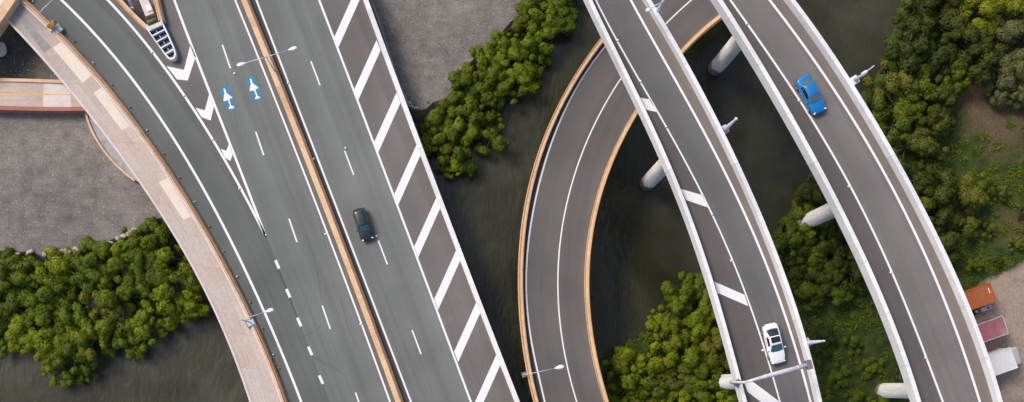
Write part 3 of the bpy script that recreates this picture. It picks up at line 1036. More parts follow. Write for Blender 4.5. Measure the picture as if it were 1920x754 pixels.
# ------------------------------------------------------------------ lamps
def head_bm(c, d, L, w, z):
    """flat luminaire, pointed at the arm and round at its tip"""
    bm = bmesh.new()
    t, n_ = Vector((d.x, d.y, 0)).normalized(), Vector((-d.y, d.x, 0)).normalized()
    prof = [(0, 0.16), (0.15, 0.45), (0.4, 0.85), (0.65, 1.0), (0.85, 0.85), (0.97, 0.45), (1.0, 0.15)]
    rings = []
    for s, k in prof:
        p = Vector((c.x, c.y, z)) + t * (s * L)
        rings.append([bm.verts.new(p + n_ * (w * k) + Vector((0, 0, -0.05))), bm.verts.new(p + n_ * (w * k * 0.6) + Vector((0, 0, 0.10 * k + 0.02))),
                      bm.verts.new(p - n_ * (w * k * 0.6) + Vector((0, 0, 0.10 * k + 0.02))), bm.verts.new(p - n_ * (w * k) + Vector((0, 0, -0.05)))])
    for i in range(len(rings) - 1):
        for k in range(4):
            bm.faces.new((rings[i][k], rings[i][(k + 1) % 4], rings[i + 1][(k + 1) % 4], rings[i + 1][k]))
    bm.faces.new(rings[0])
    bm.faces.new(rings[-1][::-1])
    return bm


def street_lamp(base, h, tips, label, zb, foot=True, hl=1.15, hw=0.27):
    b = P(*base, zb)
    root = empty('street_lamp', b, label, 'street lamp', 'street lamps on the roads')
    zt = zb + h
    obj_bm('pole', tube_bm([b, b + Vector((0, 0, 0.4)), b + Vector((0, 0, h))], [0.11, 0.09, 0.05], 12), M_LAMP, root, True)
    obj_bm('base_plate', box_bm(b + Vector((0, 0, 0.04)), (0.6, 0.6, 0.08), 0.3, 0.01), M_STEEL_D, root)
    for tx, ty in tips:
        e = P(tx, ty, zt)
        d = (e - b)
        d.z = 0
        dn = d.normalized()
        st = e - dn * hl
        obj_bm('arm', tube_bm([b + Vector((0, 0, h - 0.15)), b + dn * 0.5 + Vector((0, 0, h - 0.03)), Vector((st.x, st.y, zt + 0.02))], [0.05, 0.05, 0.045], 8), M_LAMP, root, True)
        obj_bm('lamp_head', head_bm(st, dn, hl, hw, zt), M_LAMPHEAD, root)
    return root


street_lamp((514.5, 133), 5.1, [(444, 123), (557, 89)], 'double-armed street lamp standing in the tan median barrier', zr + 0.5)
street_lamp((470, 605), 5.4, [(513, 580)], 'single-arm street lamp in the kerb barrier gap beside the walkway', zr)
street_lamp((983, 702.5), 5.6, [(1058, 687)], 'single-arm street lamp on the outer orange barrier of the loop ramp', zl + 0.3)
lampTL = street_lamp((110, 56), 5.6, [(122, -22)], 'street lamp by the walkway barrier near the yellow wrap', zr)
for px, py, lab in ((109, 56, 0), (470, 605, 1)):
    o = empty('lamp_plinth', P(px, py, zr), ('grey concrete plinth under the lamp at the yellow wrap', 'grey concrete plinth under the lower walkway lamp')[lab], 'plinth', 'lamp plinths in the kerb barrier')
    obj_bm('block', box_bm(P(px, py, zr + 0.22), (1.0, 1.15, 0.55), R(-48 if not lab else -65), 0.06), M_CONC_G, o)
    obj_bm('cap', box_bm(P(px, py, zr + 0.52), (0.7, 0.8, 0.06), R(-48 if not lab else -65), 0.02), M_LAMP, o)
# crumpled yellow wrap
bm = bmesh.new()
bmesh.ops.create_icosphere(bm, subdivisions=3, radius=0.5)
for v in bm.verts:
    k = 1 + 0.35 * math.sin(v.co.x * 9 + v.co.y * 5) * math.cos(v.co.y * 8 - v.co.z * 6) + random.uniform(-0.08, 0.08)
    v.co = Vector((v.co.x * 1.0 * k, v.co.y * 0.75 * k, v.co.z * 1.0 * k))
c = P(96, 47, zr + 1.2)
bmesh.ops.rotate(bm, matrix=Matrix.Rotation(R(20), 3, 'Z'), verts=bm.verts)
for v in bm.verts:
    v.co += c
tag(obj_bm('yellow_wrap', bm, M_YELLOW), 'crumpled yellow plastic wrap on the walkway barrier by the lamp', 'wrap')


def via_lamp(base, h, label, arm=None, bulge=False, tip=0.18):
    b = P(*base, zv + 0.6)
    root = empty('viaduct_lamp', b, label, 'street lamp', 'lamp poles on the viaduct parapets')
    if bulge:
        obj_bm('pole', tube_bm([b, b + Vector((0, 0, 0.9)), b + Vector((0, 0, 1.9)), b + Vector((0, 0, 2.4)), b + Vector((0, 0, h))], [0.22, 0.16, 0.12, 0.09, 0.06], 14), M_LAMP, root, True)
        obj_bm('collar', tube_bm([b + Vector((0, 0, 1.6)), b + Vector((0, 0, 1.9)), b + Vector((0, 0, 2.6)), b + Vector((0, 0, 3.0))], [0.12, 0.24, 0.20, 0.10], 14), M_LAMPHEAD, root, True)
    else:
        obj_bm('pole', tube_bm([b, b + Vector((0, 0, 0.8)), b + Vector((0, 0, h))], [0.32, 0.24, 0.10], 14), M_LAMP, root, True)
        obj_bm('cap', tube_bm([b + Vector((0, 0, h - 0.1)), b + Vector((0, 0, h + 0.25)), b + Vector((0, 0, h + 0.5))], [0.11, tip, 0.04], 14), M_LAMPHEAD, root, True)
    obj_bm('bracket', box_bm(b + Vector((-0.05, 0, -0.25)), (0.9, 0.9, 0.5), R(32), 0.12), M_CONC_PINK if not bulge else M_CONC_W, root)
    if arm:
        e = P(*arm, zv + h + 0.4)
        d = e - b
        d.z = 0
        obj_bm('arm', tube_bm([b + Vector((0, 0, h * 0.55)), b + d * 0.5 + Vector((0, 0, h * 0.6)), Vector((e.x, e.y, b.z + h * 0.62))], 0.07, 8), M_LAMP, root, True)
        obj_bm('lamp_head', head_bm(e, d.normalized(), 0.7, 0.22, b.z + h * 0.62), M_LAMPHEAD, root)
    return root


via_lamp((1604, 150), 4.6, 'slim pale lamp pole with a bulging collar beside the right trees', bulge=True)
via_lamp((1359, 243), 3.9, 'short tapered lamp pole with white cap between the two viaducts')
via_lamp((1514, 643), 4.4, 'tapered lamp pole on the parapet beside the white car', tip=0.10)
via_lamp((1233, 22), 4.8, 'lamp pole with a side arm at the top frame edge', arm=(1228, 3))

# sign gantry over the narrow viaduct
g0 = P(1372, 717, zv + 0.4)
gan = empty('overhead_gantry', g0, 'pale cantilever gantry beam reaching over the viaduct near the white car', 'gantry')
zg = zv + 5.2
obj_bm('post', tube_bm([g0, g0 + Vector((0, 0, 0.3)), Vector((g0.x, g0.y, zg))], [0.22, 0.14, 0.12], 14), M_STEEL, gan, True)
obj_bm('bracket', box_bm(P(1383, 718, zv + 0.9), (0.8, 0.55, 0.5), R(60), 0.05), M_STEEL_D, gan)
a, b = P(1399, 716, zg), P(1520, 683, zg)
dz = (b - a)
th = math.atan2(dz.y, dz.x)
obj_bm('beam', tube_bm([Vector((g0.x, g0.y, zg - 0.1)), a.lerp(b, 0.15), a.lerp(b, 0.5), b], [0.12, 0.17, 0.24, 0.24], 16), M_STEEL, gan, True)
obj_bm('end_plate', box_bm(a.lerp(b, 0.97), (0.5, 0.95, 0.7), th, 0.03), M_STEEL_D, gan)
for t in (0.3, 0.55, 0.8):
    obj_bm('flange', tube_bm([a.lerp(b, t - 0.006), a.lerp(b, t + 0.006)], 0.27, 16), M_STEEL, gan, True)


# ------------------------------------------------------------------ cars
def build_car(root_label, name, front, rear, z, W, paint_m, glass_f, glass_r, kind, Hroof=1.42, group=None):
    f, r = P(*front, z + 0.7), P(*rear, z + 0.7)
    L = (f - r).length
    c = (f + r) / 2
    th = math.atan2(f.y - r.y, f.x - r.x)
    root = empty(name, (c.x, c.y, z), root_label, 'car', group, th)
    hw = W / 2
    hatch = kind == 'hatch'
    xs = np.array([-0.5, -0.485, -0.45, -0.40, -0.30, -0.17, 0.0, 0.13, 0.24, 0.34, 0.42, 0.465, 0.49, 0.5])
    wd = np.array([0.66, 0.78, 0.89, 0.955, 0.99, 1.0, 1.0, 1.0, 0.99, 0.965, 0.90, 0.81, 0.70, 0.56])
    zt = np.array([0.62, 0.82, 0.93, 0.96, 0.97, 0.95, 0.93, 0.92, 0.92, 0.87, 0.80, 0.74, 0.66, 0.56])
    bm = bmesh.new()
    rings = []
    for x, w, t in zip(xs, wd, zt):
        w *= hw
        zl0 = 0.22 if abs(x) < 0.47 else 0.32
        half = [(w * 0.86, zl0), (w * 0.97, zl0 + 0.10), (w, (zl0 + t) * 0.52), (w * 0.965, t - 0.10), (w * 0.86, t - 0.01), (w * 0.5, t + 0.025), (0, t + 0.035)]
        pts = [(y, zz) for y, zz in half] + [(-y, zz) for y, zz in half[-2::-1]]
        rings.append([bm.verts.new((x * L, y, zz)) for y, zz in pts])
    m = len(rings[0])
    for i in range(len(rings) - 1):
        for k in range(m):
            bm.faces.new((rings[i][k], rings[i][(k + 1) % m], rings[i + 1][(k + 1) % m], rings[i + 1][k]))
    bm.faces.new(rings[0])
    bm.faces.new(rings[-1][::-1])
    body = obj_bm('body', bm, paint_m, root, True, local=True)
    ss = body.modifiers.new('smooth', 'SUBSURF')
    ss.levels = ss.render_levels = 2
    # greenhouse
    if hatch:
        xa, xb, xc, xd = -0.47, -0.39, 0.05, 0.22
    elif kind == 'coupe':
        xa, xb, xc, xd = -0.36, -0.17, 0.02, 0.20
    else:
        xa, xb, xc, xd = -0.36, -0.22, 0.05, 0.21
    zb_, H = 0.90, Hroof
    wb, wt = hw * 0.90, hw * 0.70

    def sect(x):
        """height and half width of the cabin at x (fraction of L)"""
        if x < xb:
            k = (x - xa) / (xb - xa)
        elif x > xc:
            k = (xd - x) / (xd - xc)
        else:
            k = 1.0
        k = max(0.0, min(1.0, k))
        crown = 0.035 * math.sin(math.pi * max(0, min(1, (x - xb) / (xc - xb)))) if xb < x < xc else 0
        return zb_ + (H - zb_) * k + crown, wb + (wt - wb) * k

    bm = bmesh.new()
    stations = sorted(set([xa, xa + (xb - xa) * 0.5, xb - 0.008, xb + 0.012] + list(np.linspace(xb + 0.04, xc - 0.04, 6)) + [xc - 0.012, xc + 0.008, xc + (xd - xc) * 0.5, xd]))
    rings = []
    for x in stations:
        h_, w_ = sect(x)
        rings.append([bm.verts.new((x * L, y, zz)) for y, zz in
                      ((wb, zb_ - 0.06), (w_ + 0.012, h_ - 0.05), (w_ * 0.92, h_), (w_ * 0.45, h_ + 0.03), (0, h_ + 0.04), (-w_ * 0.45, h_ + 0.03), (-w_ * 0.92, h_), (-w_ - 0.012, h_ - 0.05), (-wb, zb_ - 0.06))])
    m = 9
    for i in range(len(rings) - 1):
        for k in range(m - 1):
            bm.faces.new((rings[i][k], rings[i][k + 1], rings[i + 1][k + 1], rings[i + 1][k]))
    obj_bm('roof', bm, paint_m, root, True, local=True)

    def end_glass(nm, x0, x1, mat, wide=0.86):
        bm = bmesh.new()
        rows = []
        for s in (0.10, 0.5, 0.93):
            x = x0 + (x1 - x0) * s
            h_, w_ = sect(x)
            bow = 0.012 if x1 > x0 else 0.012
            rows.append([bm.verts.new((x * L + (0.10 * (1 - s) * (1 - (q / 1.0) ** 2)) * (1 if x0 > x1 else -1) * 1.0, q * w_ * wide, h_ + 0.055 - 0.030 * q * q)) for q in (-1, -0.6, -0.2, 0.2, 0.6, 1)])
        for i in range(2):
            for k in range(5):
                bm.faces.new((rows[i][k], rows[i][k + 1], rows[i + 1][k + 1], rows[i + 1][k]))
        return obj_bm(nm, bm, mat, root, True, local=True)

    end_glass('windscreen', xd, xc, glass_f)
    end_glass('rear_window', xa, xb, glass_r, 0.82)
    xm = xb * 0.35 + xc * 0.65 - 0.14
    for s in (1, -1):
        for p, q in ((xb - 0.02, xm - 0.012), (xm + 0.012, xc + 0.02)):
            bm = bmesh.new()
            lo, hi = [], []
            for x in np.linspace(p, q, 5):
                h_, w_ = sect(x)
                k = 0.22
                lo.append(bm.verts.new((x * L, s * (wb + (w_ + 0.012 - wb) * 0.15 + 0.014), zb_ + 0.02)))
                hi.append(bm.verts.new((x * L, s * (wb + (w_ + 0.012 - wb) * 0.92 + 0.014), zb_ - 0.06 + (h_ - 0.05 - zb_ + 0.06) * 0.90)))
            for i in range(4):
                bm.faces.new((lo[i], lo[i + 1], hi[i + 1], hi[i]))
            obj_bm('side_window', bm, M_GLASS_DARK, root, False, local=True)
        # lamps
        bm = box_bm((0.455 * L, s * hw * 0.66, 0.715), (0.13, 0.34, 0.10), s * R(-32), 0.03)
        obj_bm('headlight', bm, M_LENS, root, True, local=True)
        bm = box_bm((-0.472 * L, s * hw * 0.74, 0.80), (0.12, 0.26, 0.14), s * R(24), 0.03)
        obj_bm('tail_light', bm, M_TAIL, root, True, local=True)
        # mirror
        bm = box_bm((xd * L - 0.28, s * (hw + 0.07), 0.95), (0.14, 0.20, 0.13), 0, 0.03)
        obj_bm('mirror', bm, paint_m, root, True, local=True)
        for x in (-0.31, 0.31):
            t = obj_bm('wheel', tube_bm([(x * L, s * (hw - 0.20), 0.31), (x * L, s * (hw - 0.17), 0.31), (x * L, s * (hw - 0.01), 0.31), (x * L, s * (hw + 0.015), 0.31)], [0.26, 0.31, 0.31, 0.27], 24), M_RUBBER, root, True, local=True)
            rm = obj_bm('rim', tube_bm([(x * L, s * (hw - 0.05), 0.31), (x * L, s * (hw + 0.022), 0.31), (x * L, s * (hw + 0.026), 0.31)], [0.20, 0.20, 0.12], 20), M_RIM, None, True)
            rm.parent = t
    return root, L, sect, (xa, xb, xc, xd)


build_car('black hatchback on the motorway beside the median', 'parked_car'.replace('parked_', ''), (690, 450.5), (671.5, 391), zr, 1.72, M_CAR_BLACK, M_GLASS, M_GLASS_DARK, 'hatch', 1.45)
build_car('blue sedan alone on the right viaduct', 'car', (1538.5, 211), (1503.5, 143), zv, 1.80, M_CAR_BLUE, M_GLASS_GREY, M_GLASS, 'sedan', 1.42)
wc, Lw, sect, xx = build_car('white car with dark glass roof near the gantry', 'car', (1461, 681.5), (1442.5, 606.5), zv, 1.76, M_CAR_WHITE, M_GLASS, M_GLASS_DARK, 'coupe', 1.38)
bm = bmesh.new()
rows = []
for x in np.linspace(xx[1] + 0.012, xx[2] - 0.035, 4):
    h_, w_ = sect(x)
    rows.append([bm.verts.new((x * Lw, q * w_ * 0.80, h_ + 0.056 - 0.03 * q * q)) for q in (-1, -0.5, 0, 0.5, 1)])
for i in range(3):
    for k in range(4):
        bm.faces.new((rows[i][k], rows[i][k + 1], rows[i + 1][k + 1], rows[i + 1][k]))
obj_bm('sunroof', bm, M_GLASS_DARK, wc, True, local=True)

# ------------------------------------------------------------------ containers on the sandy lot
def frame_px(q, z):
    a, b, d = P(*q[0], z), P(*q[1], z), P(*q[2], z)
    u = (b - a)
    return a, u.length, math.atan2(u.y, u.x), (d - a).length


def ribbed_box(name, root, c, L, W, z0, z1, rz, mat, n=16):
    bm = bmesh.new()
    xs = np.linspace(-L / 2, L / 2, n * 2)
    rings = []
    for i, x in enumerate(xs):
        d = 0.03 if (i // 1) % 2 else 0.0
        rings.append([(x, -W / 2 + d, z0), (x, W / 2 - d, z0), (x, W / 2 - d, z1 - 0.05), (x, W / 2 - 0.08 - d, z1 - d * 0.6), (x, -W / 2 + 0.08 + d, z1 - d * 0.6), (x, -W / 2 + d, z1 - 0.05)])
    rv = [[bm.verts.new(p) for p in r_] for r_ in rings]
    for i in range(len(rv) - 1):
        for k in range(6):
            bm.faces.new((rv[i][k], rv[i][(k + 1) % 6], rv[i + 1][(k + 1) % 6], rv[i + 1][k]))
    bm.faces.new(rv[0])
    bm.faces.new(rv[-1][::-1])
    bmesh.ops.transform(bm, matrix=Matrix.Translation(c) @ Matrix.Rotation(rz, 4, 'Z'), verts=bm.verts)
    return obj_bm(name, bm, mat, root)


zt = 3.3
th = math.atan2(17, 48)
u, w = Vector((math.cos(th), math.sin(th), 0)), Vector((-math.sin(th), math.cos(th), 0))


def lot_box(name, label, cat, endpx, z1, L, W, mat, trim):
    e = P(*endpx, z1)
    c = Vector((e.x, e.y, 0)) - u * (L / 2)
    root = empty(name, (c.x, c.y, Z_LAND), label, cat)
    ribbed_box('box', root, c, L, W, Z_LAND + 0.15, z1, th, mat)
    for s in (1, -1):
        for k in (1, -1):
            q = c + u * (k * (L / 2 - 0.02)) + w * (s * (W / 2 - 0.02))
            obj_bm('corner_post', box_bm((q.x, q.y, (Z_LAND + z1) / 2 + 0.05), (0.16, 0.16, z1 - Z_LAND + 0.04), th, 0.02), trim, root)
        q = c + w * (s * (W / 2))
        obj_bm('top_rail', box_bm((q.x, q.y, z1 + 0.01), (L - 0.2, 0.12, 0.10), th, 0.02), trim, root)
    for k in (1, -1):
        q = c + u * (k * (L / 2))
        obj_bm('end_rail', box_bm((q.x, q.y, z1 + 0.013), (0.12, W - 0.2, 0.10), th, 0.02), trim, root)
    return root, c


r1, c1 = lot_box('shipping_container', 'rusty orange container half under the right viaduct edge', 'container', (1862, 548), zt, 6.0, 2.35, M_ORBOX, M_ORBOX)
q = c1 + u * 2.85 + w * 0.25
obj_bm('roof_hatch', box_bm((q.x - 0.3, q.y, zt + 0.05), (0.14, 0.7, 0.06), th, 0.02), M_CONC_PINK, r1)
r2, c2 = lot_box('shipping_container', 'faded red container between the orange container and white truck', 'container', (1885, 609), zt, 6.0, 2.3, M_REDBOX, M_GREYBOX)
r3, c3 = lot_box('box_truck', 'white box truck with a grey cab end at lower right', 'truck', (1901, 671), zt + 0.4, 6.2, 2.6, M_WHBOX, M_WHBOX)
cq = c3 + u * 3.75
obj_bm('cab', box_bm((cq.x, cq.y, Z_LAND + 1.35), (1.2, 2.3, 2.1), th, 0.25), M_GREYBOX, r3, True)
cq = c3 + u * 4.22
obj_bm('windscreen', box_bm((cq.x, cq.y, Z_LAND + 1.85), (0.34, 1.9, 0.7), th, 0.08), M_GLASS_DARK, r3, True)
for s in (1, -1):
    for k in (-2.0, 3.7):
        q = c3 + u * k + w * (s * 1.05)
        a = Vector((q.x, q.y, Z_LAND + 0.45))
        obj_bm('wheel', tube_bm([a - w * 0.16, a + w * 0.16], 0.45, 20), M_RUBBER, r3, True)
q = P(1850, 578, 1.8)
pb = empty('white_crate', (q.x, q.y, Z_LAND), 'small white crate with red mark beside the orange container', 'crate')
obj_bm('box', box_bm((q.x, q.y, Z_LAND + 0.5), (1.35, 0.55, 1.0), th, 0.04), M_WHBOX, pb)
obj_bm('red_mark', box_bm((q.x + 0.3, q.y + 0.06, Z_LAND + 1.02), (0.4, 0.26, 0.03), th, 0.005), M_SIGNRED, pb)
q = P(1826, 585, 1.2)
pb = empty('black_barrel', (q.x, q.y, Z_LAND), 'black barrel with a white lid below the orange container', 'barrel')
obj_bm('barrel_body', tube_bm([(q.x, q.y, Z_LAND), (q.x, q.y, Z_LAND + 0.45), (q.x, q.y, Z_LAND + 0.9)], [0.34, 0.38, 0.34], 20), M_RUBBER, pb, True)
obj_bm('lid', tube_bm([(q.x + 0.1, q.y + 0.05, Z_LAND + 0.9), (q.x + 0.1, q.y + 0.05, Z_LAND + 0.96)], 0.2, 16), M_REFL, pb, True)

# ------------------------------------------------------------------ top-left corner
q0 = cv([(-40, 84), (0, 27), (18, 0), (45, -40)], 6.3, 2, 40, 40, 20)
fb = empty('footbridge', (*q0[10], zr), 'corner of a footbridge with a yellow-tan railing wall at top left', 'footbridge')
obj_bm('wall', sweep_bm(q0, [(-0.62, 4.6), (-0.60, 6.3), (0.60, 6.3), (0.62, 4.6)]), M_TAN, fb)
obj_bm('deck', loft_bm(offset(q0, 0.63), offset(q0, 5.0), [(0, 5.6), (1, 5.6), (1, 4.7), (0, 4.7)]), M_CONC_PINK, fb)
bm = bmesh.new()
ring = []
for k in range(20):
    t = k * 2 * math.pi / 20
    ring.append((4 + 11 * math.cos(t) * (1 + 0.1 * math.sin(3 * t)), 93 + 14 * math.sin(t)))
top = [bm.verts.new(P(x - 2, y, Z_YARD + 0.7)) for x, y in ring]
bot = [bm.verts.new(P(x - 2, y, Z_YARD)) for x, y in ring]
bm.faces.new(top)
for i in range(20):
    bm.faces.new((top[i], top[(i + 1) % 20], bot[(i + 1) % 20], bot[i]))
bmesh.ops.bevel(bm, geom=[e for e in bm.edges if e.verts[0].co.z > Z_YARD + 0.5 and e.verts[1].co.z > Z_YARD + 0.5], offset=0.12, segments=2, affect='EDGES')
tag(obj_bm('boulder', bm, M_CONC_PINK), 'rounded pale concrete boulder at the left edge of the yard', 'boulder')

# ------------------------------------------------------------------ trees
def make_crown(seed, nl=9, nsub=7, dens=1.0):
    """crown of unit radius: rounded lobes at uneven heights, each covered with small leaves"""
    r_ = np.random.default_rng(seed)
    V, NR = [], []
    lobes = [(r_.uniform(-.1, .1), r_.uniform(-.1, .1), 1.22, 0.36)]
    for i in range(nl):
        a = i * 2.39996 + r_.uniform(-0.45, 0.45)
        rad = 0.34 + 0.44 * math.sqrt((i + 0.5) / nl) + r_.uniform(-0.12, 0.16)
        z = 1.22 - 0.62 * rad ** 1.6 + r_.uniform(-0.36, 0.20)
        lobes.append((rad * math.cos(a), rad * math.sin(a), z, r_.choice([0.17, 0.22, 0.28, 0.34, 0.42])))
    for lx, ly, lz, lr in lobes:
        subs = [(lx, ly, lz, lr * 0.86)]
        for k in range(nsub):
            d = r_.normal(size=3)
            d[2] = abs(d[2]) * 0.8 - 0.1
            d /= np.linalg.norm(d)
            q = r_.uniform(0.55, 0.85)
            subs.append((lx + d[0] * lr * q, ly + d[1] * lr * q, lz + d[2] * lr * q, lr * r_.uniform(0.30, 0.46)))
        for sx, sy, sz, sr in subs:
            n = int(dens * 1500 * sr ** 1.35)
            d = r_.normal(size=(n, 3))
            d[:, 2] = np.where(d[:, 2] < -0.3, -d[:, 2], d[:, 2])
            d /= np.linalg.norm(d, axis=1)[:, None]
            pos = np.array([sx, sy, sz]) + d * sr * np.where(r_.random((n, 1)) < 0.10, r_.uniform(1.0, 1.35, (n, 1)), r_.uniform(0.84, 1.08, (n, 1)))
            nr = d + r_.normal(size=(n, 3)) * 0.34
            nr /= np.linalg.norm(nr, axis=1)[:, None]
            t = np.cross(nr, r_.normal(size=(n, 3)))
            t /= np.linalg.norm(t, axis=1)[:, None] + 1e-9
            b = np.cross(nr, t)
            s = r_.uniform(0.024, 0.050, (n, 1))
            V.append(np.stack([pos - t * s, pos + b * s * -0.7, pos + t * s, pos + b * s * 0.7], 1).reshape(-1, 3))
            lob = pos - np.array([lx, ly, lz - lr * 0.2])
            lob /= np.linalg.norm(lob, axis=1)[:, None]
            q = nr * 0.5 + d * 0.4 + lob * 0.7
            q /= np.linalg.norm(q, axis=1)[:, None]
            NR.append(np.repeat(q, 4, axis=0))
    V, NR = np.concatenate(V), np.concatenate(NR)
    nf = len(V) // 4
    me = bpy.data.meshes.new('crown')
    me.from_pydata(V.tolist(), [], np.arange(nf * 4).reshape(-1, 4).tolist())
    me.update()
    for p in me.polygons:
        p.use_smooth = True
    me.normals_split_custom_set(NR.tolist())
    return me, lobes


def make_trunk(lobes, seed):
    rr = random.Random(seed)
    bm = tube_bm([(0, 0, -0.15), (0.02, 0.01, 0.25), (0.03, -0.02, 0.7), (0, 0, 1.2)], [0.075, 0.055, 0.045, 0.02], 8)
    for lx, ly, lz, lr in lobes[1:]:
        z0 = rr.uniform(0.25, 0.55)
        tube_bm([(0.02, 0, z0), (lx * 0.5, ly * 0.5, z0 + (lz - z0) * 0.6), (lx, ly, lz)], [0.035, 0.024, 0.008], 6, bm)
    me = bpy.data.meshes.new('trunk')
    bmesh.ops.recalc_face_normals(bm, faces=bm.faces[:])
    bm.to_mesh(me)
    bm.free()
    me.materials.append(M_BARK)
    return me


PROTO = []
for s in range(8):
    cm, lb = make_crown(100 + s, 6 + s % 6, 5 + s % 4, 1.15)
    PROTO.append((cm, make_trunk(lb, s)))
TONED = {}


def crown_mesh(k, tone):
    if (k, tone) not in TONED:
        me = PROTO[k][0].copy()
        me.materials.clear()
        me.materials.append(TONES[tone])
        TONED[(k, tone)] = me
    return TONED[(k, tone)]


def inside(x, y, poly):
    r_ = False
    j = len(poly) - 1
    for i in range(len(poly)):
        xi, yi = poly[i]
        xj, yj = poly[j]
        if (yi > y) != (yj > y) and x < (xj - xi) * (y - yi) / (yj - yi) + xi:
            r_ = not r_
        j = i
    return r_


def edge_dist(x, y, poly):
    best = 1e9
    for (x0, y0), (x1, y1) in zip(poly, poly[1:] + poly[:1]):
        L2 = (x1 - x0) ** 2 + (y1 - y0) ** 2
        t = max(0, min(1, ((x - x0) * (x1 - x0) + (y - y0) * (y1 - y0)) / L2)) if L2 else 0
        best = min(best, math.hypot(x - x0 - t * (x1 - x0), y - y0 - t * (y1 - y0)))
    return best


ORD = ['first', 'second', 'third', 'fourth', 'fifth', 'sixth', 'seventh', 'eighth', 'ninth', 'tenth', 'eleventh', 'twelfth', 'thirteenth', 'fourteenth', 'fifteenth',
       'sixteenth', 'seventeenth', 'eighteenth', 'nineteenth', 'twentieth']
for _t, _w in (('twenty', 'twentieth'), ('thirty', 'thirtieth'), ('forty', 'fortieth')):
    ORD += [f'{_t}-{ORD[k]}' for k in range(9)]
    ORD.append({'twenty': 'thirtieth', 'thirty': 'fortieth', 'forty': 'fiftieth'}[_t])
CLUSTERS = [
    # name, kind, where, polygon, radius range px, spacing, tone weights, base z, max top z, height factor
    ('mangrove_tree', 'mangrove', 'between gravel yard and left water', 'mangroves between the gravel yard and the left water',
     [(-30, 478), (60, 474), (130, 470), (200, 450), (260, 430), (300, 412), (325, 425), (345, 480), (375, 535), (396, 580), (375, 600), (320, 612), (290, 640), (250, 668), (205, 655), (180, 672), (168, 712), (125, 718), (85, 700), (40, 668), (-30, 655)],
     (26, 46), 0.86, {'bright green': 6, 'deep green': 6, 'yellow-green': 1}, 0.0, 5.6),
    ('mangrove_tree', 'mangrove', 'between centre gravel and loop ramp', 'mangroves between the centre gravel and the loop ramp',
     [(782, 218), (792, 197), (842, 164), (874, 110), (926, 70), (956, 34), (984, 0), (998, -40), (1095, -40), (1085, 25), (1060, 60), (1035, 90), (1015, 130), (998, 165), (958, 190), (935, 215), (957, 262), (925, 278), (890, 285), (868, 312), (868, 342), (850, 346), (828, 312), (806, 280)],
     (22, 38), 0.84, {'bright green': 6, 'deep green': 6, 'yellow-green': 1}, 0.0, 5.6),
    ('mangrove_tree', 'mangrove', 'between loop ramp and narrow viaduct', 'mangroves between the loop ramp and the narrow viaduct',
     [(1208, 600), (1245, 548), (1300, 515), (1335, 535), (1360, 600), (1385, 670), (1410, 754), (1420, 800), (1110, 800), (1140, 750), (1132, 665), (1165, 652), (1205, 668), (1228, 645)],
     (26, 42), 0.84, {'bright green': 5, 'deep green': 4, 'yellow-green': 3, 'olive': 1}, 0.3, 6.0),
    ('bank_tree', 'bank tree', 'between the two viaducts', 'bank trees between the two viaducts',
     [(1490, 350), (1535, 318), (1572, 335), (1600, 400), (1620, 450), (1640, 510), (1650, 545), (1605, 550), (1570, 575), (1535, 565), (1500, 590), (1480, 560), (1450, 500), (1465, 440), (1505, 420)],
     (24, 40), 0.88, {'dark green': 6, 'deep green': 4, 'olive': 1}, 0.7, 6.5),
    ('bank_tree', 'bank tree', 'right of the wide viaduct', 'bank trees right of the wide viaduct',
     [(1705, -30), (1960, -30), (1960, 150), (1890, 200), (1850, 150), (1800, 160), (1785, 230), (1775, 290), (1800, 330), (1850, 320), (1860, 380), (1830, 440), (1810, 500), (1770, 470), (1720, 380), (1670, 290), (1628, 215), (1618, 190), (1650, 120), (1690, 75), (1690, 20)],
     (28, 50), 0.84, {'deep green': 4, 'olive': 4, 'dark green': 6}, 0.7, 8.0),
    ('bush', 'bush', 'low between the viaducts', 'low bushes between the two viaducts',
     [(1520, 640), (1560, 620), (1640, 640), (1700, 700), (1730, 790), (1560, 790), (1530, 720)],
     (14, 26), 1.9, {'dark green': 6, 'deep green': 3}, 0.7, 2.6),
    ('bush', 'bush', 'on the grass right of viaduct', 'low bushes on the grass right of the wide viaduct',
     [(1800, 500), (1830, 440), (1870, 380), (1860, 320), (1950, 300), (1950, 460), (1900, 480), (1840, 520)],
     (10, 18), 2.8, {'dark green': 4, 'deep green': 4, 'olive': 2}, 0.7, 2.6),
]
rt_ = random.Random(21)
total = 0
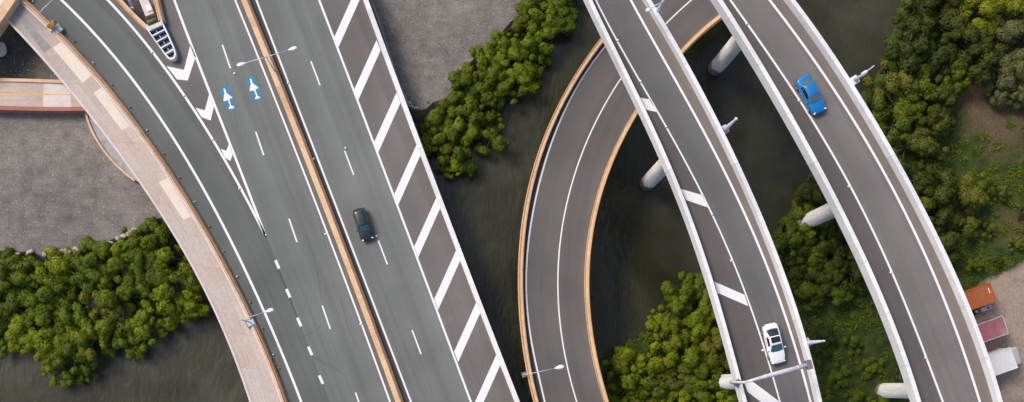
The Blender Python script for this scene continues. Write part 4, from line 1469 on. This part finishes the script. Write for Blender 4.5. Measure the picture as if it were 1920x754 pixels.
for name, kind, where, group, poly, (r0, r1), spacing, tones, zb, ztop in CLUSTERS:
    xs_, ys_ = [p[0] for p in poly], [p[1] for p in poly]
    placed = []
    for it in range(9000):
        x, y = rt_.uniform(min(xs_), max(xs_)), rt_.uniform(min(ys_), max(ys_))
        if not inside(x, y, poly):
            continue
        # big crowns first, smaller ones fill the rest
        rad = r1 - (r1 - r0) * min(1.0, it / 4000.0) * rt_.uniform(0.7, 1.0)
        ed = edge_dist(x, y, poly)
        if ed < rad * 0.55:
            if it < 3000 or ed < rad * 0.42:
                continue
        if all(math.hypot(x - a, y - b) > spacing * (rad + c) * 0.56 for a, b, c in placed):
            placed.append((x, y, rad))
    placed.sort()
    bag = [t for t, k in tones.items() for _ in range(k)]
    counts = {}
    items = []
    for x, y, rad in placed:
        tone = rt_.choice(bag)
        if kind == 'bank tree' and x > 1855 and y < 210:
            tone = 'grey-green' if y > 60 else 'yellow-green'
        elif kind == 'bank tree' and x > 1840 and y < 60:
            tone = 'yellow-green'
        if where.startswith('between gravel') and math.hypot(x - 190, y - 565) < 60:
            tone = 'yellow-green'
        items.append((x, y, rad, tone))
    for x, y, rad, tone in items:
        counts[tone] = counts.get(tone, 0) + 1
        k = rt_.randrange(8)
        s = (CAM_H - 4) / FPX
        rm = rad * s
        hz = min((ztop - zb) / 1.72, max(rm * 1.05, 1.2 if kind != 'bush' else rm)) * rt_.uniform(0.70, 1.02)
        p = P(x, y, zb + hz * 1.2)
        o_ = ORD[min(counts[tone] - 1, 49)]
        lab = f"{o_} from the left among the {tone} {'bushes' if kind == 'bush' else kind + 's'} {where}"
        root = empty(name, (p.x, p.y, zb), lab, 'bush' if kind == 'bush' else 'tree', group, rt_.uniform(0, 6.28))
        sk = rt_.uniform(0.84, 1.2)
        root.scale = (rm * sk, rm / sk, hz)
        root.rotation_euler = (rt_.uniform(-0.12, 0.12), rt_.uniform(-0.12, 0.12), root.rotation_euler.z)
        for nm, me in (('crown', crown_mesh(k, tone)), ('trunk' if kind != 'bush' else 'stem', PROTO[k][1])):
            o = bpy.data.objects.new(nm, me)
            COL.objects.link(o)
            o.parent = root
        total += 1
print('trees', total)

# undergrowth on the bank (nobody could count it)
ug = np.random.default_rng(5)
V, F_ = [], []
UGP = [[(1460, 430), (1560, 330), (1640, 520), (1740, 800), (1480, 800), (1500, 620)], [(1690, 10), (1950, 0), (1950, 470), (1800, 545), (1618, 200)], [(1130, 670), (1210, 610), (1330, 520), (1420, 790), (1110, 800)]]
for poly in UGP:
    xs_, ys_ = [p[0] for p in poly], [p[1] for p in poly]
    tuft = [(ug.uniform(min(xs_), max(xs_)), ug.uniform(min(ys_), max(ys_)), ug.uniform(4, 14)) for _ in range(300 if poly is not UGP[0] else 170)]
    for tx, ty, tr_ in tuft:
        if not inside(tx, ty, poly):
            continue
        if math.hypot(tx - 1850, ty - 205) < 52 or math.hypot(tx - 1812, ty - 178) < 26:
            continue
        for _ in range(int(tr_ * 9)):
            x, y = tx + ug.normal() * tr_ * 0.5, ty + ug.normal() * tr_ * 0.5
            p = P(x, y, Z_LAND)
            z = Z_LAND + abs(ug.normal()) * 0.25 + 0.05
            a = ug.uniform(0, 6.28)
            s = ug.uniform(0.06, 0.14)
            t = np.array([math.cos(a), math.sin(a), ug.uniform(-0.5, 0.5)]) * s
            b = np.array([-math.sin(a), math.cos(a), ug.uniform(-0.5, 0.5)]) * s * 0.6
            c = np.array([p.x, p.y, z])
            i0 = len(V)
            V += [(c - t).tolist(), (c + b).tolist(), (c + t).tolist(), (c - b).tolist()]
            F_.append([i0, i0 + 1, i0 + 2, i0 + 3])
me = bpy.data.meshes.new('undergrowth')
me.from_pydata(V, [], F_)
me.update()
tag(link_mesh('undergrowth', me, TONES['deep green']), 'low leafy undergrowth covering the dark river bank', 'undergrowth', kind='stuff')

# ------------------------------------------------------------------ stones along the yard edge
rs = random.Random(3)
edge1 = [(32, 476), (56, 473), (86, 477), (96, 474), (101, 483), (115, 471), (124, 470), (130, 473), (143, 467), (166, 461), (172, 458), (205, 455), (222, 447), (232, 443), (240, 439), (247, 436), (255, 433)]
edge2 = [(766, 193), (772, 200), (780, 203)]
for pts, where in ((edge1, 'along the left yard edge'), (edge2, 'along the centre yard edge')):
    for i, (x, y) in enumerate(pts):
        bm = bmesh.new()
        bmesh.ops.create_icosphere(bm, subdivisions=2, radius=1.0)
        s = rs.uniform(0.18, 0.42) * (1.0 if where.startswith('along the centre') else 1)
        sx, sy, sz = s * rs.uniform(0.9, 1.7), s * rs.uniform(0.7, 1.1), s * rs.uniform(0.5, 0.8)
        ph = rs.uniform(0, 6)
        for v in bm.verts:
            k = 1 + 0.16 * math.sin(v.co.x * 4 + ph) + 0.14 * math.cos(v.co.y * 5 - ph) + rs.uniform(-0.07, 0.07)
            v.co = Vector((v.co.x * sx * k, v.co.y * sy * k, v.co.z * sz * k))
        p = P(x, y, Z_YARD + 0.1)
        bmesh.ops.rotate(bm, matrix=Matrix.Rotation(rs.uniform(-0.5, 0.5), 3, 'Z'), verts=bm.verts)
        for v in bm.verts:
            v.co += p
        tag(obj_bm('bank_stone', bm, M_STONE), f'{ORD[i]} pale stone from the left {where}', 'stone', 'pale stones on the edge of the gravel yard')

# ------------------------------------------------------------------ small markers
def marker(px, py, z, mat, label, group, r=0.14, h=0.16):
    p = P(px, py, z)
    bm = tube_bm([p, p + Vector((0, 0, h * 0.6)), p + Vector((0, 0, h))], [r, r * 0.9, r * 0.4], 10)
    tag(obj_bm('road_marker', bm, mat, None, True), label, 'marker', group)


cm = resample(offset(K, 0.36), 40)
for i in range(20):
    q = cm[3 + i * 2 - (1 if i > 15 else 0)] if 3 + i * 2 < 40 else cm[-1]
    bm = tube_bm([(q[0], q[1], zr), (q[0], q[1], zr + 0.2), (q[0], q[1], zr + 0.3)], [0.1, 0.1, 0.05], 10)
    if i < 17:
        tag(obj_bm('road_marker', bm, M_REFO if i % 3 else M_REFL, None, True), f'{ORD[i]} small marker from the top along the kerb barrier', 'marker', 'small markers along the kerb barrier')
    else:
        bm.free()
for i, (x, y) in enumerate(((285, 99), (345, 180), (398, 262), (449, 354), (499, 441), (610, 439), (676, 608), (588, 298), (540, 156), (440, 138), (648, 278), (706, 443))):
    marker(x, y, zr, M_REFL, f'{ORD[i]} white stud on the motorway lines counted by rows', 'white studs on the motorway lines')
for i, (x, y) in enumerate(((1158, 76), (1201, 153), (1249, 238), (1335, 402), (1371, 489), (1430, 657))):
    marker(x, y, zv, M_REFL, f'{ORD[i]} white stud from the top on the narrow viaduct line', 'white studs on the narrow viaduct line')
for i, (x, y) in enumerate(((1400, 45), (1498, 189), (1591, 350), (1670, 511), (1735, 671))):
    marker(x, y, zv, M_REFL, f'{ORD[i]} white stud from the top on the wide viaduct line', 'white studs on the wide viaduct line')
